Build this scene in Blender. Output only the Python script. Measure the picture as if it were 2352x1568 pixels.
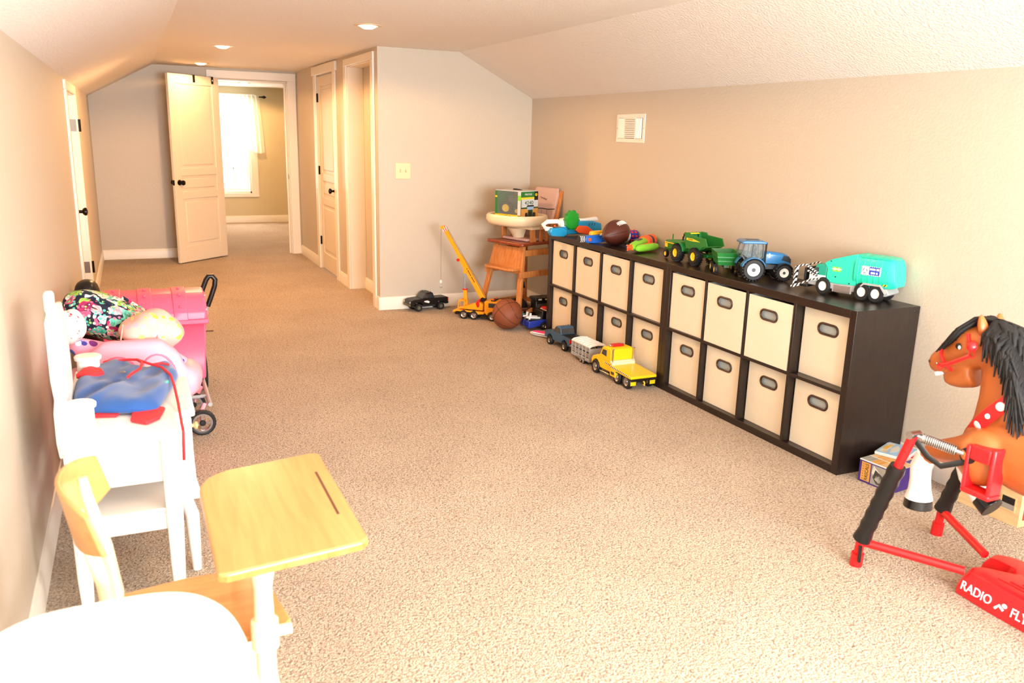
import bpy, bmesh, math, random
from mathutils import Vector, Matrix
R = math.radians
random.seed(7)
for o in list(bpy.data.objects): bpy.data.objects.remove(o)
scene = bpy.context.scene
C = scene.collection

# ------------------------------------------------------------------ camera
def set_camera():
    yaw, pitch, roll, F = .4301, .2436, .0262, 1898.67
    f = Vector((math.sin(yaw)*math.cos(pitch), math.cos(yaw)*math.cos(pitch), -math.sin(pitch)))
    r = Vector((math.cos(yaw), -math.sin(yaw), 0)); u = r.cross(f)
    r2 = math.cos(roll)*r+math.sin(roll)*u; u2 = -math.sin(roll)*r+math.cos(roll)*u
    cd = bpy.data.cameras.new('camera'); cd.sensor_width = 36; cd.lens = F/2352*36
    cd.clip_start = .02; cd.clip_end = 100; cd.dof.use_dof = True; cd.dof.focus_distance = 5.4; cd.dof.aperture_fstop = 4.5
    ob = bpy.data.objects.new('camera', cd); C.objects.link(ob)
    m = Matrix((r2, u2, -f)).transposed().to_4x4(); m.translation = Vector((-2.8493, -2.5978, 1.4769))
    ob.matrix_world = m; scene.camera = ob
set_camera()

# ------------------------------------------------------------------ world, lights, exposure
scene.view_settings.view_transform = 'Standard'; scene.view_settings.look = 'None'
scene.view_settings.gamma = 1; scene.view_settings.use_curve_mapping = False
scene.view_settings.exposure = 0.16
w = bpy.data.worlds.new('sky'); scene.world = w; w.use_nodes = True
bg = w.node_tree.nodes['Background']; bg.inputs[0].default_value = (.93, .97, 1, 1); bg.inputs[1].default_value = 4.0
def area_light(name, loc, rot, sx, sy, power, col):
    l = bpy.data.lights.new(name, 'AREA'); l.shape = 'RECTANGLE'; l.size = sx; l.size_y = sy; l.energy = power; l.color = col
    o = bpy.data.objects.new(name, l); C.objects.link(o); o.location = loc; o.rotation_euler = rot; return o
# added light in two unseen windows behind the camera; daylight in the bedroom window
area_light('added_back_light', (-1.35, -4.27, 1.2), (R(90), 0, 0), 2.5, 1.25, 430, (.935, .972, 1))
area_light('added_side_light', (.47, -3.0, 1.25), (0, R(90), 0), .95, 1.3, 105, (.935, .972, 1))
area_light('daylight_bedroom_window', (-1.44, 11.68, 1.2), (R(-90), 0, 0), .72, 1.4, 70, (1, .98, .93))
LAMPS = [(-1.391, 2.922), (-2.075, 5.003), (-2.088, 7.12), (-1.391, .75), (-1.391, -1.6)]
LAMP_POWER = [14, 34, 8, 7, 6]
LAMP_COL = (1, .53, .21)

# ------------------------------------------------------------------ materials
def lin(c): return tuple((v/255/12.92 if v/255 <= .04045 else ((v/255+.055)/1.055)**2.4) for v in c)+(1,)
MATS = {}
def M(name, rgb=None, rough=.5, metal=0, var=0, vscale=30, bump=0, bscale=80, alpha=1, trans=0, coat=0, emit=0, spec=.5):
    if name in MATS: return MATS[name]
    m = bpy.data.materials.new(name); m.use_nodes = True; nt = m.node_tree; b = nt.nodes['Principled BSDF']
    col = lin(rgb); b.inputs['Base Color'].default_value = col; b.inputs['Roughness'].default_value = rough
    b.inputs['Metallic'].default_value = metal; b.inputs['Specular IOR Level'].default_value = spec
    if coat: b.inputs['Coat Weight'].default_value = coat
    if trans: b.inputs['Transmission Weight'].default_value = trans
    if alpha < 1: b.inputs['Alpha'].default_value = alpha
    if emit:
        b.inputs['Emission Color'].default_value = col; b.inputs['Emission Strength'].default_value = emit
    if var or bump:
        tc = nt.nodes.new('ShaderNodeTexCoord')
    if var:
        n = nt.nodes.new('ShaderNodeTexNoise'); n.inputs['Scale'].default_value = vscale; n.inputs['Detail'].default_value = 4
        mx = nt.nodes.new('ShaderNodeMix'); mx.data_type = 'RGBA'
        mx.inputs['A'].default_value = tuple(v*(1-var) for v in col[:3])+(1,); mx.inputs['B'].default_value = tuple(min(1, v*(1+var)) for v in col[:3])+(1,)
        nt.links.new(tc.outputs['Object'], n.inputs['Vector']); nt.links.new(n.outputs['Fac'], mx.inputs['Factor']); nt.links.new(mx.outputs['Result'], b.inputs['Base Color'])
    if bump:
        n2 = nt.nodes.new('ShaderNodeTexNoise'); n2.inputs['Scale'].default_value = bscale; n2.inputs['Detail'].default_value = 3
        bp = nt.nodes.new('ShaderNodeBump'); bp.inputs['Strength'].default_value = bump; bp.inputs['Distance'].default_value = .004
        nt.links.new(tc.outputs['Object'], n2.inputs['Vector']); nt.links.new(n2.outputs['Fac'], bp.inputs['Height']); nt.links.new(bp.outputs['Normal'], b.inputs['Normal'])
    MATS[name] = m; return m

def ramp(nt, stops):
    r = nt.nodes.new('ShaderNodeValToRGB'); e = r.color_ramp.elements
    while len(e) > 2: e.remove(e[-1])
    for i, (p, c) in enumerate(stops):
        if i < 2: e[i].position = p; e[i].color = lin(c)
        else: k = e.new(p); k.color = lin(c)
    return r

def carpet():
    m = bpy.data.materials.new('carpet'); m.use_nodes = True; nt = m.node_tree; b = nt.nodes['Principled BSDF']
    b.inputs['Roughness'].default_value = 1; b.inputs['Specular IOR Level'].default_value = .1
    b.inputs['Sheen Weight'].default_value = .25; b.inputs['Sheen Roughness'].default_value = .6
    tc = nt.nodes.new('ShaderNodeTexCoord')
    dn = nt.nodes.new('ShaderNodeTexNoise'); dn.inputs['Scale'].default_value = 60
    ad = nt.nodes.new('ShaderNodeMixRGB'); ad.blend_type = 'ADD'; ad.inputs[0].default_value = .012
    v = nt.nodes.new('ShaderNodeTexVoronoi'); v.inputs['Scale'].default_value = 135
    n = nt.nodes.new('ShaderNodeTexNoise'); n.inputs['Scale'].default_value = 110; n.inputs['Detail'].default_value = 5; n.inputs['Roughness'].default_value = .75
    big = nt.nodes.new('ShaderNodeTexNoise'); big.inputs['Scale'].default_value = 2.2; big.inputs['Detail'].default_value = 2
    r1 = ramp(nt, [(.34, (112, 85, 63)), (.43, (172, 147, 120)), (.50, (208, 188, 163)), (.72, (228, 213, 192))])
    r2 = ramp(nt, [(.0, (255, 255, 255)), (.55, (225, 220, 214)), (.9, (140, 124, 108))])
    r3 = ramp(nt, [(.3, (238, 234, 230)), (.7, (255, 255, 255))])
    mu = nt.nodes.new('ShaderNodeMixRGB'); mu.blend_type = 'MULTIPLY'; mu.inputs[0].default_value = .8
    mu2 = nt.nodes.new('ShaderNodeMixRGB'); mu2.blend_type = 'MULTIPLY'; mu2.inputs[0].default_value = 1
    L = nt.links.new
    L(tc.outputs['Object'], dn.inputs['Vector']); L(tc.outputs['Object'], ad.inputs[1]); L(dn.outputs['Color'], ad.inputs[2])
    L(ad.outputs[0], v.inputs['Vector']); L(tc.outputs['Object'], n.inputs['Vector']); L(tc.outputs['Object'], big.inputs['Vector'])
    L(n.outputs['Fac'], r1.inputs[0]); L(v.outputs['Distance'], r2.inputs[0]); L(big.outputs['Fac'], r3.inputs[0])
    L(r1.outputs[0], mu.inputs[1]); L(r2.outputs[0], mu.inputs[2]); L(mu.outputs[0], mu2.inputs[1]); L(r3.outputs[0], mu2.inputs[2])
    L(mu2.outputs[0], b.inputs['Base Color'])
    bp = nt.nodes.new('ShaderNodeBump'); bp.invert = True; bp.inputs['Strength'].default_value = .9; bp.inputs['Distance'].default_value = .006
    L(v.outputs['Distance'], bp.inputs['Height']); L(bp.outputs['Normal'], b.inputs['Normal'])
    MATS['carpet'] = m; return m
carpet()

def paint(name, rgb, scale, strength, rough=.55, dist=.003, aniso=None):
    m = M(name, rgb, rough); nt = m.node_tree; b = nt.nodes['Principled BSDF']
    tc = nt.nodes.new('ShaderNodeTexCoord'); mp = nt.nodes.new('ShaderNodeMapping')
    if aniso: mp.inputs['Scale'].default_value = aniso
    n = nt.nodes.new('ShaderNodeTexNoise'); n.inputs['Scale'].default_value = scale; n.inputs['Detail'].default_value = 3
    r = nt.nodes.new('ShaderNodeValToRGB'); r.color_ramp.elements[0].position = .4; r.color_ramp.elements[1].position = .62
    bp = nt.nodes.new('ShaderNodeBump'); bp.inputs['Strength'].default_value = strength; bp.inputs['Distance'].default_value = dist
    nt.links.new(tc.outputs['Object'], mp.inputs[0]); nt.links.new(mp.outputs[0], n.inputs['Vector']); nt.links.new(n.outputs['Fac'], r.inputs[0])
    nt.links.new(r.outputs[0], bp.inputs['Height']); nt.links.new(bp.outputs['Normal'], b.inputs['Normal'])
    return m
paint('wall_paint', (198, 187, 170), 75, .13, .45)
paint('ceiling_paint', (238, 233, 226), 75, .55, .8)
paint('bedroom_paint', (205, 193, 158), 55, .3, .5)
M('trim_white', (238, 232, 220), .35)
M('door_white', (228, 216, 196), .42)
M('dark_bronze', (28, 22, 20), .3, .7)
M('hinge_grey', (120, 112, 104), .35, .8)
M('ivory', (232, 214, 170), .35)
M('vent_white', (240, 234, 224), .4)

def wood(name, c1, c2, scale=6, rough=.35, stretch=(1, 12, 12)):
    m = M(name, c1, rough); nt = m.node_tree; b = nt.nodes['Principled BSDF']
    tc = nt.nodes.new('ShaderNodeTexCoord'); mp = nt.nodes.new('ShaderNodeMapping'); mp.inputs['Scale'].default_value = stretch
    n = nt.nodes.new('ShaderNodeTexNoise'); n.inputs['Scale'].default_value = scale; n.inputs['Detail'].default_value = 6; n.inputs['Distortion'].default_value = .6
    r = ramp(nt, [(.3, c2), (.65, c1)])
    nt.links.new(tc.outputs['Object'], mp.inputs[0]); nt.links.new(mp.outputs[0], n.inputs['Vector']); nt.links.new(n.outputs['Fac'], r.inputs[0]); nt.links.new(r.outputs[0], b.inputs['Base Color'])
    return m
wood('espresso', (40, 29, 24), (27, 19, 16), 4, .33, (14, 14, 2))
wood('espresso_h', (40, 29, 24), (27, 19, 16), 4, .33, (14, 2, 14))
wood('maple', (206, 152, 92), (195, 138, 80), 3, .3, (14, 1.2, 14))
wood('seat_ply', (222, 160, 96), (206, 140, 78), 4, .3, (1.5, 10, 10))
wood('oak_orange', (206, 136, 74), (182, 108, 52), 6, .3, (8, 8, 1.5))
wood('oak_red', (150, 66, 32), (120, 48, 24), 6, .28, (2, 8, 8))
wood('pine', (226, 196, 146), (208, 172, 120), 5, .45, (8, 1.2, 8))
M('bin_canvas', (230, 219, 196), .9, var=.05, vscale=12, bump=.15, bscale=500)
M('bin_inside', (190, 198, 196), .9)
M('brown_plastic', (62, 42, 32), .3)
# plastics
for n, c, r in [('rubber', (22, 22, 23), .6), ('black', (16, 16, 17), .35), ('white', (240, 240, 238), .35), ('yellow', (250, 205, 20), .35),
                ('crane_orange', (245, 165, 25), .35), ('red', (205, 25, 28), .35), ('pure_red', (225, 30, 35), .3), ('jd_green', (30, 120, 50), .35), ('jd_yellow', (250, 215, 40), .4),
                ('teal', (40, 205, 170), .3), ('teal_dark', (20, 150, 125), .35), ('grey', (165, 165, 165), .4), ('dark_grey', (60, 60, 64), .45), ('tractor_blue', (40, 110, 165), .25),
                ('pickup_blue', (52, 88, 120), .4), ('royal_blue', (36, 60, 170), .35), ('gun_blue', (30, 150, 205), .3), ('blaster_blue', (40, 105, 205), .3), ('lime', (130, 205, 50), .35),
                ('bright_orange', (250, 95, 40), .4), ('amber', (250, 190, 40), .35), ('pink_chest', (248, 98, 132), .4), ('pink_light', (244, 160, 180), .45), ('hot_pink', (240, 50, 140), .4),
                ('horse_brown', (176, 96, 44), .4), ('hoof_black', (20, 18, 18), .25), ('mane_black', (14, 13, 13), .75), ('brand_white', (255, 245, 245), .4), ('cream_metal', (238, 222, 180), .35),
                ('cream_plastic', (240, 222, 188), .35), ('purple', (66, 40, 120), .4), ('box_grey', (205, 210, 210), .5), ('wheat', (205, 150, 75), .5), ('dark_green', (24, 70, 34), .4),
                ('brick_red', (205, 40, 40), .5), ('silver', (190, 192, 194), .25), ('steel', (150, 150, 155), .3), ('leather_brown', (84, 38, 28), .45), ('ball_orange', (132, 70, 42), .6),
                ('olive_grey', (96, 96, 74), .6), ('furniture_white', (246, 240, 232), .35), ('orange_lens', (240, 120, 40), .3), ('tan', (205, 170, 120), .5), ('sky_print', (150, 185, 215), .5), ('gold_print', (225, 170, 50), .45),
                ('seat_pink', (205, 168, 152), .8), ('turquoise', (70, 190, 190), .4), ('blue_cloth', (26, 76, 142), .85), ('red_cord', (215, 40, 48), .7), ('photo_grey', (150, 148, 140), .5), ('photo_light', (205, 202, 190), .5), ('photo_dark', (70, 66, 62), .5)]:
    M(n, c, r, 1 if n in ('silver', 'steel') else 0)
MATS['blue_cloth'].node_tree.nodes['Principled BSDF'].inputs['Sheen Weight'].default_value = .3
M('green_clear', (40, 190, 60), .12, trans=.55)
M('clear', (235, 240, 240), .06, trans=.95, alpha=.35)
M('window_tint', (50, 60, 66), .08, coat=.5)
M('tractor_glass', (150, 165, 168), .05, alpha=.22)
M('lamp_glow', (255, 214, 160), .5, emit=14)
M('lamp_trim', (214, 190, 165), .5)

def voro_fabric(name, cols, scale, base, thresh=.35, rough=.85):
    m = bpy.data.materials.new(name); m.use_nodes = True; nt = m.node_tree; b = nt.nodes['Principled BSDF']; b.inputs['Roughness'].default_value = rough
    tc = nt.nodes.new('ShaderNodeTexCoord'); v = nt.nodes.new('ShaderNodeTexVoronoi'); v.inputs['Scale'].default_value = scale
    sp = nt.nodes.new('ShaderNodeSeparateColor'); L = nt.links.new
    n = len(cols); r = ramp(nt, [(i/n, c) for i, c in enumerate(cols)]); r.color_ramp.interpolation = 'CONSTANT'
    msk = nt.nodes.new('ShaderNodeMath'); msk.operation = 'LESS_THAN'; msk.inputs[1].default_value = thresh
    mx = nt.nodes.new('ShaderNodeMix'); mx.data_type = 'RGBA'; mx.inputs['A'].default_value = lin(base)
    L(tc.outputs['Object'], v.inputs['Vector']); L(v.outputs['Color'], sp.inputs[0]); L(sp.outputs[0], r.inputs[0]); L(v.outputs['Distance'], msk.inputs[0])
    L(msk.outputs[0], mx.inputs['Factor']); L(r.outputs[0], mx.inputs['B']); L(mx.outputs['Result'], b.inputs['Base Color'])
    MATS[name] = m; return m, nt, v, mx, b
def paisley():
    m, nt, v, mx, b = voro_fabric('paisley', [(225, 90, 130), (245, 180, 190), (80, 190, 160), (170, 205, 90), (245, 225, 200), (190, 40, 100), (230, 235, 225), (120, 200, 180)], 21, (20, 26, 50), .56)
    L = nt.links.new
    # rings inside each blossom and a distorted outline
    r = ramp(nt, [(0, (250, 200, 120)), (.16, (255, 255, 255)), (.30, (70, 185, 155)), (.38, (255, 255, 255)), (1, (255, 255, 255))])
    mu = nt.nodes.new('ShaderNodeMixRGB'); mu.blend_type = 'MULTIPLY'; mu.inputs[0].default_value = .8
    L(v.outputs['Distance'], r.inputs[0]); L(mx.outputs['Result'], mu.inputs[1]); L(r.outputs[0], mu.inputs[2]); 
    v2 = nt.nodes.new('ShaderNodeTexVoronoi'); v2.inputs['Scale'].default_value = 58; s2 = nt.nodes.new('ShaderNodeSeparateColor'); r2 = ramp(nt, [(0, (235, 120, 150)), (.3, (250, 240, 225)), (.55, (150, 205, 110)), (.8, (90, 200, 180))]); r2.color_ramp.interpolation = 'CONSTANT'
    k2 = nt.nodes.new('ShaderNodeMath'); k2.operation = 'LESS_THAN'; k2.inputs[1].default_value = .36; m3 = nt.nodes.new('ShaderNodeMix'); m3.data_type = 'RGBA'
    L(v2.outputs['Color'], s2.inputs[0]); L(s2.outputs[0], r2.inputs[0]); L(v2.outputs['Distance'], k2.inputs[0]); L(k2.outputs[0], m3.inputs['Factor']); L(mu.outputs[0], m3.inputs['A']); L(r2.outputs[0], m3.inputs['B']); L(m3.outputs['Result'], b.inputs['Base Color'])
    tc = nt.nodes.new('ShaderNodeTexCoord'); n = nt.nodes.new('ShaderNodeTexNoise'); n.inputs['Scale'].default_value = 14
    ad = nt.nodes.new('ShaderNodeMixRGB'); ad.blend_type = 'ADD'; ad.inputs[0].default_value = .10
    L(tc.outputs['Object'], n.inputs['Vector']); L(tc.outputs['Object'], ad.inputs[1]); L(n.outputs['Color'], ad.inputs[2]); L(ad.outputs[0], v.inputs['Vector']); L(tc.outputs['Object'], v2.inputs['Vector'])
paisley()
voro_fabric('polka', [(60, 60, 150), (230, 40, 70), (250, 250, 250), (80, 110, 210), (120, 40, 120)], 24, (250, 165, 190), .42)
voro_fabric('floral_pink', [(190, 220, 80), (250, 190, 200), (240, 225, 120), (250, 170, 190)], 30, (240, 182, 168), .38)
voro_fabric('red_dots', [(225, 60, 70), (240, 120, 120)], 40, (250, 240, 238), .22)
def sheer():
    m = bpy.data.materials.new('sheer'); m.use_nodes = True; nt = m.node_tree; nt.nodes.remove(nt.nodes['Principled BSDF'])
    t = nt.nodes.new('ShaderNodeBsdfTranslucent'); t.inputs[0].default_value = lin((254, 251, 232)); d = nt.nodes.new('ShaderNodeBsdfTransparent'); f = nt.nodes.new('ShaderNodeBsdfDiffuse'); f.inputs[0].default_value = lin((254, 250, 228))
    m2 = nt.nodes.new('ShaderNodeMixShader'); m2.inputs[0].default_value = .5; mx = nt.nodes.new('ShaderNodeMixShader'); mx.inputs[0].default_value = .6
    nt.links.new(t.outputs[0], m2.inputs[1]); nt.links.new(f.outputs[0], m2.inputs[2]); nt.links.new(d.outputs[0], mx.inputs[1]); nt.links.new(m2.outputs[0], mx.inputs[2]); nt.links.new(mx.outputs[0], nt.nodes['Material Output'].inputs[0]); MATS['sheer'] = m
sheer()
def pane():
    m = bpy.data.materials.new('pane_glass'); m.use_nodes = True; nt = m.node_tree; nt.nodes.remove(nt.nodes['Principled BSDF'])
    g = nt.nodes.new('ShaderNodeBsdfGlossy'); g.inputs['Roughness'].default_value = .03; d = nt.nodes.new('ShaderNodeBsdfTransparent')
    mx = nt.nodes.new('ShaderNodeMixShader'); mx.inputs[0].default_value = .06
    nt.links.new(d.outputs[0], mx.inputs[1]); nt.links.new(g.outputs[0], mx.inputs[2]); nt.links.new(mx.outputs[0], nt.nodes['Material Output'].inputs[0]); MATS['pane_glass'] = m
pane()
def stripes(name, c1, c2, freq, direction, rough=.4):
    m = M(name, c1, rough); nt = m.node_tree; b = nt.nodes['Principled BSDF']; L = nt.links.new
    tc = nt.nodes.new('ShaderNodeTexCoord'); dt = nt.nodes.new('ShaderNodeVectorMath'); dt.operation = 'DOT_PRODUCT'; dt.inputs[1].default_value = direction
    mu = nt.nodes.new('ShaderNodeMath'); mu.operation = 'MULTIPLY'; mu.inputs[1].default_value = freq
    fr = nt.nodes.new('ShaderNodeMath'); fr.operation = 'FRACT'; gt = nt.nodes.new('ShaderNodeMath'); gt.operation = 'GREATER_THAN'; gt.inputs[1].default_value = .5
    mx = nt.nodes.new('ShaderNodeMix'); mx.data_type = 'RGBA'; mx.inputs['A'].default_value = lin(c1); mx.inputs['B'].default_value = lin(c2)
    L(tc.outputs['Object'], dt.inputs[0]); L(dt.outputs['Value'], mu.inputs[0]); L(mu.outputs[0], fr.inputs[0]); L(fr.outputs[0], gt.inputs[0]); L(gt.outputs[0], mx.inputs['Factor']); L(mx.outputs['Result'], b.inputs['Base Color'])
    return m
stripes('hazard_bw', (240, 240, 236), (25, 25, 25), 62, (1, 0, .7))
stripes('hazard_yb', (250, 205, 20), (20, 20, 20), 70, (1, 0, 1))
stripes('flat_hazard', (245, 245, 240), (20, 20, 20), 55, (1, 0, .5))
stripes('black_white_rings', (30, 28, 28), (225, 225, 225), 75, (1, 0, 0))
stripes('boom_red', (245, 240, 235), (190, 40, 35), 60, (1, 0, .5))
stripes('grid_cloth', (214, 172, 158), (170, 120, 112), 20, (0, 0, 1), .85)

# ------------------------------------------------------------------ mesh builder
class MB:
    def __init__(s): s.v = []; s.f = []
    def add(s, vs, fs, mtx=None):
        b = len(s.v); s.v += [(mtx @ Vector(p))[:] if mtx else tuple(p) for p in vs]; s.f += [tuple(i+b for i in f) for f in fs]; return s
    def box(s, x0, x1, y0, y1, z0, z1, m=None):
        vs = [(x, y, z) for x in (x0, x1) for y in (y0, y1) for z in (z0, z1)]
        return s.add(vs, [(0, 1, 3, 2), (4, 6, 7, 5), (0, 4, 5, 1), (2, 3, 7, 6), (0, 2, 6, 4), (1, 5, 7, 3)], m)
    def cbox(s, c, d, m=None): return s.box(c[0]-d[0]/2, c[0]+d[0]/2, c[1]-d[1]/2, c[1]+d[1]/2, c[2]-d[2]/2, c[2]+d[2]/2, m)
    def bar(s, a, b, w, h, up=(0, 0, 1)):
        a = Vector(a); b = Vector(b); d = b-a; L = d.length; x = d.normalized(); u = Vector(up)
        if abs(x.dot(u)) > .99: u = Vector((1, 0, 0))
        y = u.cross(x).normalized(); z = x.cross(y); m = Matrix((x, y, z)).transposed().to_4x4(); m.translation = a
        return s.box(0, L, -w/2, w/2, -h/2, h/2, m)
    def prism(s, pts, a, b, axis='y', m=None):
        """closed 2D outline swept between a and b along axis; points are the two other coordinates in xyz order"""
        n = len(pts)
        def mk(p, t): return {'y': (p[0], t, p[1]), 'x': (t, p[0], p[1]), 'z': (p[0], p[1], t)}[axis]
        vs = [mk(p, a) for p in pts]+[mk(p, b) for p in pts]
        return s.add(vs, [tuple(range(n)), tuple(range(2*n-1, n-1, -1))]+[(i, i+n, (i+1) % n+n, (i+1) % n) for i in range(n)], m)
    def lathe(s, prof, axis='z', c=(0, 0, 0), n=24, m=None):
        vs = []
        for r, h in prof:
            for k in range(n):
                a = 2*math.pi*k/n; p, q = r*math.cos(a), r*math.sin(a)
                vs.append({'z': (p, q, h), 'y': (p, h, q), 'x': (h, p, q)}[axis])
        vs = [(v[0]+c[0], v[1]+c[1], v[2]+c[2]) for v in vs]; fs = []
        for i in range(len(prof)-1):
            for k in range(n): fs.append((i*n+k, i*n+(k+1) % n, (i+1)*n+(k+1) % n, (i+1)*n+k))
        opn = prof[0] == prof[-1]
        if prof[0][0] > 2e-4 and not opn: fs.append(tuple(range(n-1, -1, -1)))
        if prof[-1][0] > 2e-4 and not opn: fs.append(tuple((len(prof)-1)*n+k for k in range(n)))
        return s.add(vs, fs, m)
    def cyl(s, a, b, r, n=16, r2=None):
        a = Vector(a); b = Vector(b); d = b-a; q = d.to_track_quat('Z', 'Y').to_matrix().to_4x4(); q.translation = a
        return s.lathe([(r, 0), (r2 if r2 is not None else r, d.length)], 'z', n=n, m=q)
    def tube(s, pts, r, n=10, closed=False, rz=None):
        P = [Vector(p) for p in pts]; k = len(P); vs = []; rs = r if isinstance(r, (list, tuple)) else [r]*k
        prev = None
        for i, p in enumerate(P):
            t = (P[(i+1) % k]-P[i-1]) if closed else (P[min(i+1, k-1)]-P[max(i-1, 0)]); t.normalize()
            if prev is None:
                u = Vector((0, 0, 1)) if abs(t.z) < .9 else Vector((1, 0, 0)); prev = (u-t*u.dot(t)).normalized()
            else: prev = (prev-t*prev.dot(t)).normalized()
            bn = t.cross(prev)
            for j in range(n):
                a = 2*math.pi*j/n; vs.append(p+prev*(rs[i]*math.cos(a))+bn*(rs[i]*(rz or 1)*math.sin(a)))
        fs = []
        for i in range(k if closed else k-1):
            for j in range(n): fs.append((i*n+j, i*n+(j+1) % n, ((i+1) % k)*n+(j+1) % n, ((i+1) % k)*n+j))
        if not closed: fs += [tuple(range(n-1, -1, -1)), tuple((k-1)*n+j for j in range(n))]
        return s.add([tuple(v) for v in vs], fs)
    def loft(s, rings, cap=True):
        n = len(rings[0]); vs = [p for r in rings for p in r]; fs = []
        for i in range(len(rings)-1):
            for j in range(n): fs.append((i*n+j, i*n+(j+1) % n, (i+1)*n+(j+1) % n, (i+1)*n+j))
        if cap: fs += [tuple(range(n-1, -1, -1)), tuple((len(rings)-1)*n+j for j in range(n))]
        return s.add(vs, fs)
    def ball(s, c, r, n=20, k=12, m=None):
        rx, ry, rz = r if isinstance(r, (list, tuple)) else (r, r, r)
        prof = [(math.sin(math.pi*i/k), -math.cos(math.pi*i/k)) for i in range(k+1)]; prof[0] = (1e-4, -1); prof[-1] = (1e-4, 1)
        mm = Matrix.Translation(c) @ (m or Matrix.Identity(4)) @ Matrix.Diagonal((rx, ry, rz, 1))
        return s.lathe(prof, 'z', n=n, m=mm)
    def mesh(s, name):
        me = bpy.data.meshes.new(name); me.from_pydata(s.v, [], s.f); me.update()
        bm = bmesh.new(); bm.from_mesh(me); bmesh.ops.recalc_face_normals(bm, faces=bm.faces); bm.to_mesh(me); bm.free(); return me
    def build(s, name, mat, parent=None, bevel=0, seg=2, smooth=35, sub=0, mods=None):
        me = s.mesh(name); return put(name, me, mat, parent, bevel, seg, smooth, sub)
def put(name, me, mat, parent=None, bevel=0, seg=2, smooth=35, sub=0):
    if smooth:
        for p in me.polygons: p.use_smooth = True
        me.set_sharp_from_angle(angle=R(smooth))
    ob = bpy.data.objects.new(name, me); C.objects.link(ob); ob.parent = parent
    if not me.materials: me.materials.append(MATS[mat])
    if sub:
        md = ob.modifiers.new('s', 'SUBSURF'); md.levels = sub; md.render_levels = sub
    if bevel:
        md = ob.modifiers.new('b', 'BEVEL'); md.width = bevel; md.segments = seg; md.limit_method = 'ANGLE'; md.angle_limit = R(30); md.harden_normals = False
    return ob
def share(src, parent, loc=None, rot=None, name=None):
    c = src.copy(); C.objects.link(c); c.parent = parent
    if loc is not None: c.location = loc
    if rot is not None: c.rotation_euler = rot
    return c
def thing(name, label, cat, loc=(0, 0, 0), rz=0, group=None):
    o = bpy.data.objects.new(name, None); C.objects.link(o); o.empty_display_size = .05; o.location = loc; o.rotation_euler = (0, 0, R(rz)); return tag(o, label, cat, group)
def tag(o, label, cat, group=None):
    o['label'] = label; o['category'] = cat
    if group: o['group'] = group
    return o
def struct(o, label=None):
    o['kind'] = 'structure'
    if label: o['label'] = label
    return o
def text(name, body, size, mat, parent, mtx, extrude=.0006, sx=1.0, align='CENTER'):
    cu = bpy.data.curves.new('t', 'FONT'); cu.body = body; cu.size = size; cu.extrude = extrude; cu.align_x = align; cu.align_y = 'CENTER'; cu.resolution_u = 3
    ob = bpy.data.objects.new('t', cu); C.objects.link(ob); bpy.context.view_layer.update()
    me = bpy.data.meshes.new_from_object(ob.evaluated_get(bpy.context.evaluated_depsgraph_get())); bpy.data.objects.remove(ob); bpy.data.curves.remove(cu)
    me.transform(mtx @ Matrix.Diagonal((sx, 1, 1, 1))); me.materials.clear()
    return put(name, me, mat, parent, smooth=0)
def face_mtx(o, xdir, ydir):
    x = Vector(xdir).normalized(); y = Vector(ydir).normalized(); z = x.cross(y); m = Matrix((x, y, z)).transposed().to_4x4(); m.translation = Vector(o); return m
def marks(name, mat, parent, mtx, L, h, n, seed=1, t=.0004, bend=0):
    """a line of print too small to read: a row of letter-sized blocks in one flat print layer"""
    rnd = random.Random(seed); mb = MB(); x = -L/2; w = L/n
    for i in range(n):
        u = (x+w/2)/(L/2); hh = h*rnd.uniform(.75, 1); dy = -bend*u*u
        if rnd.random() > .12: mb.box(x+w*.08, x+w*rnd.uniform(.78, .95), dy-hh/2, dy+hh/2, 0, t, mtx)
        x += w
    o = mb.build(name, mat, parent, smooth=0); o['kind'] = 'stuff'; return o
def lerp(a, b, t): return a+(b-a)*t
def arc(cx, cy, r, a0, a1, n): return [(cx+r*math.cos(R(lerp(a0, a1, i/n))), cy+r*math.sin(R(lerp(a0, a1, i/n)))) for i in range(n+1)]


# ================================================================== ROOM
XL, XR, XC, YE, YF, YB = -3.211, .397, -.987, 4.185, 7.762, -4.2
ZC, ZL, ZR, XJL, XJR = 2.141, 1.779, 1.795, -2.547, -.287
struct(MB().box(-4.2, 1.4, YB-.12, YF+.06, -.06, 0).build('floor', 'carpet', smooth=0), 'beige speckled carpet')
struct(MB().box(-4.2, 1.4, YF+.062, 11.7, -.06, .0).build('floor_bedroom', 'carpet', smooth=0), 'beige carpet of the bedroom')
# left knee wall with the short attic door opening
mb = MB(); TD = .12
mb.box(XL-TD, XL, YB, 3.83, 0, ZL+.1).box(XL-TD, XL, 4.85, YF, 0, ZL+.1).box(XL-TD, XL, 3.83, 4.85, 1.70, ZL+.1)
struct(mb.build('wall_left', 'wall_paint', smooth=0))
SY0, SY1, SZ0, SZ1 = -3.65, -2.35, .77, 1.73
struct(MB().box(XR, XR+TD, YB, SY0, 0, ZR+.1).box(XR, XR+TD, SY1, YE+.1, 0, ZR+.1).box(XR, XR+TD, SY0, SY1, 0, SZ0).box(XR, XR+TD, SY0, SY1, SZ1, ZR+.1).build('wall_right', 'wall_paint', smooth=0))
struct(MB().prism([(XC, 0), (XR, 0), (XR, ZR), (XJR, ZC), (XC, ZC)], YE, YE+.12, 'y').build('wall_end', 'wall_paint', smooth=0))
mb = MB(); X2 = XC+.147
for y0, y1, z0 in [(YE+.12, 4.36, 0), (5.21, 5.78, 0), (6.585, YF, 0), (4.36, 5.21, 2.05), (5.78, 6.585, 2.035)]: mb.box(XC, X2, y0, y1, z0, ZC)
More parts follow.
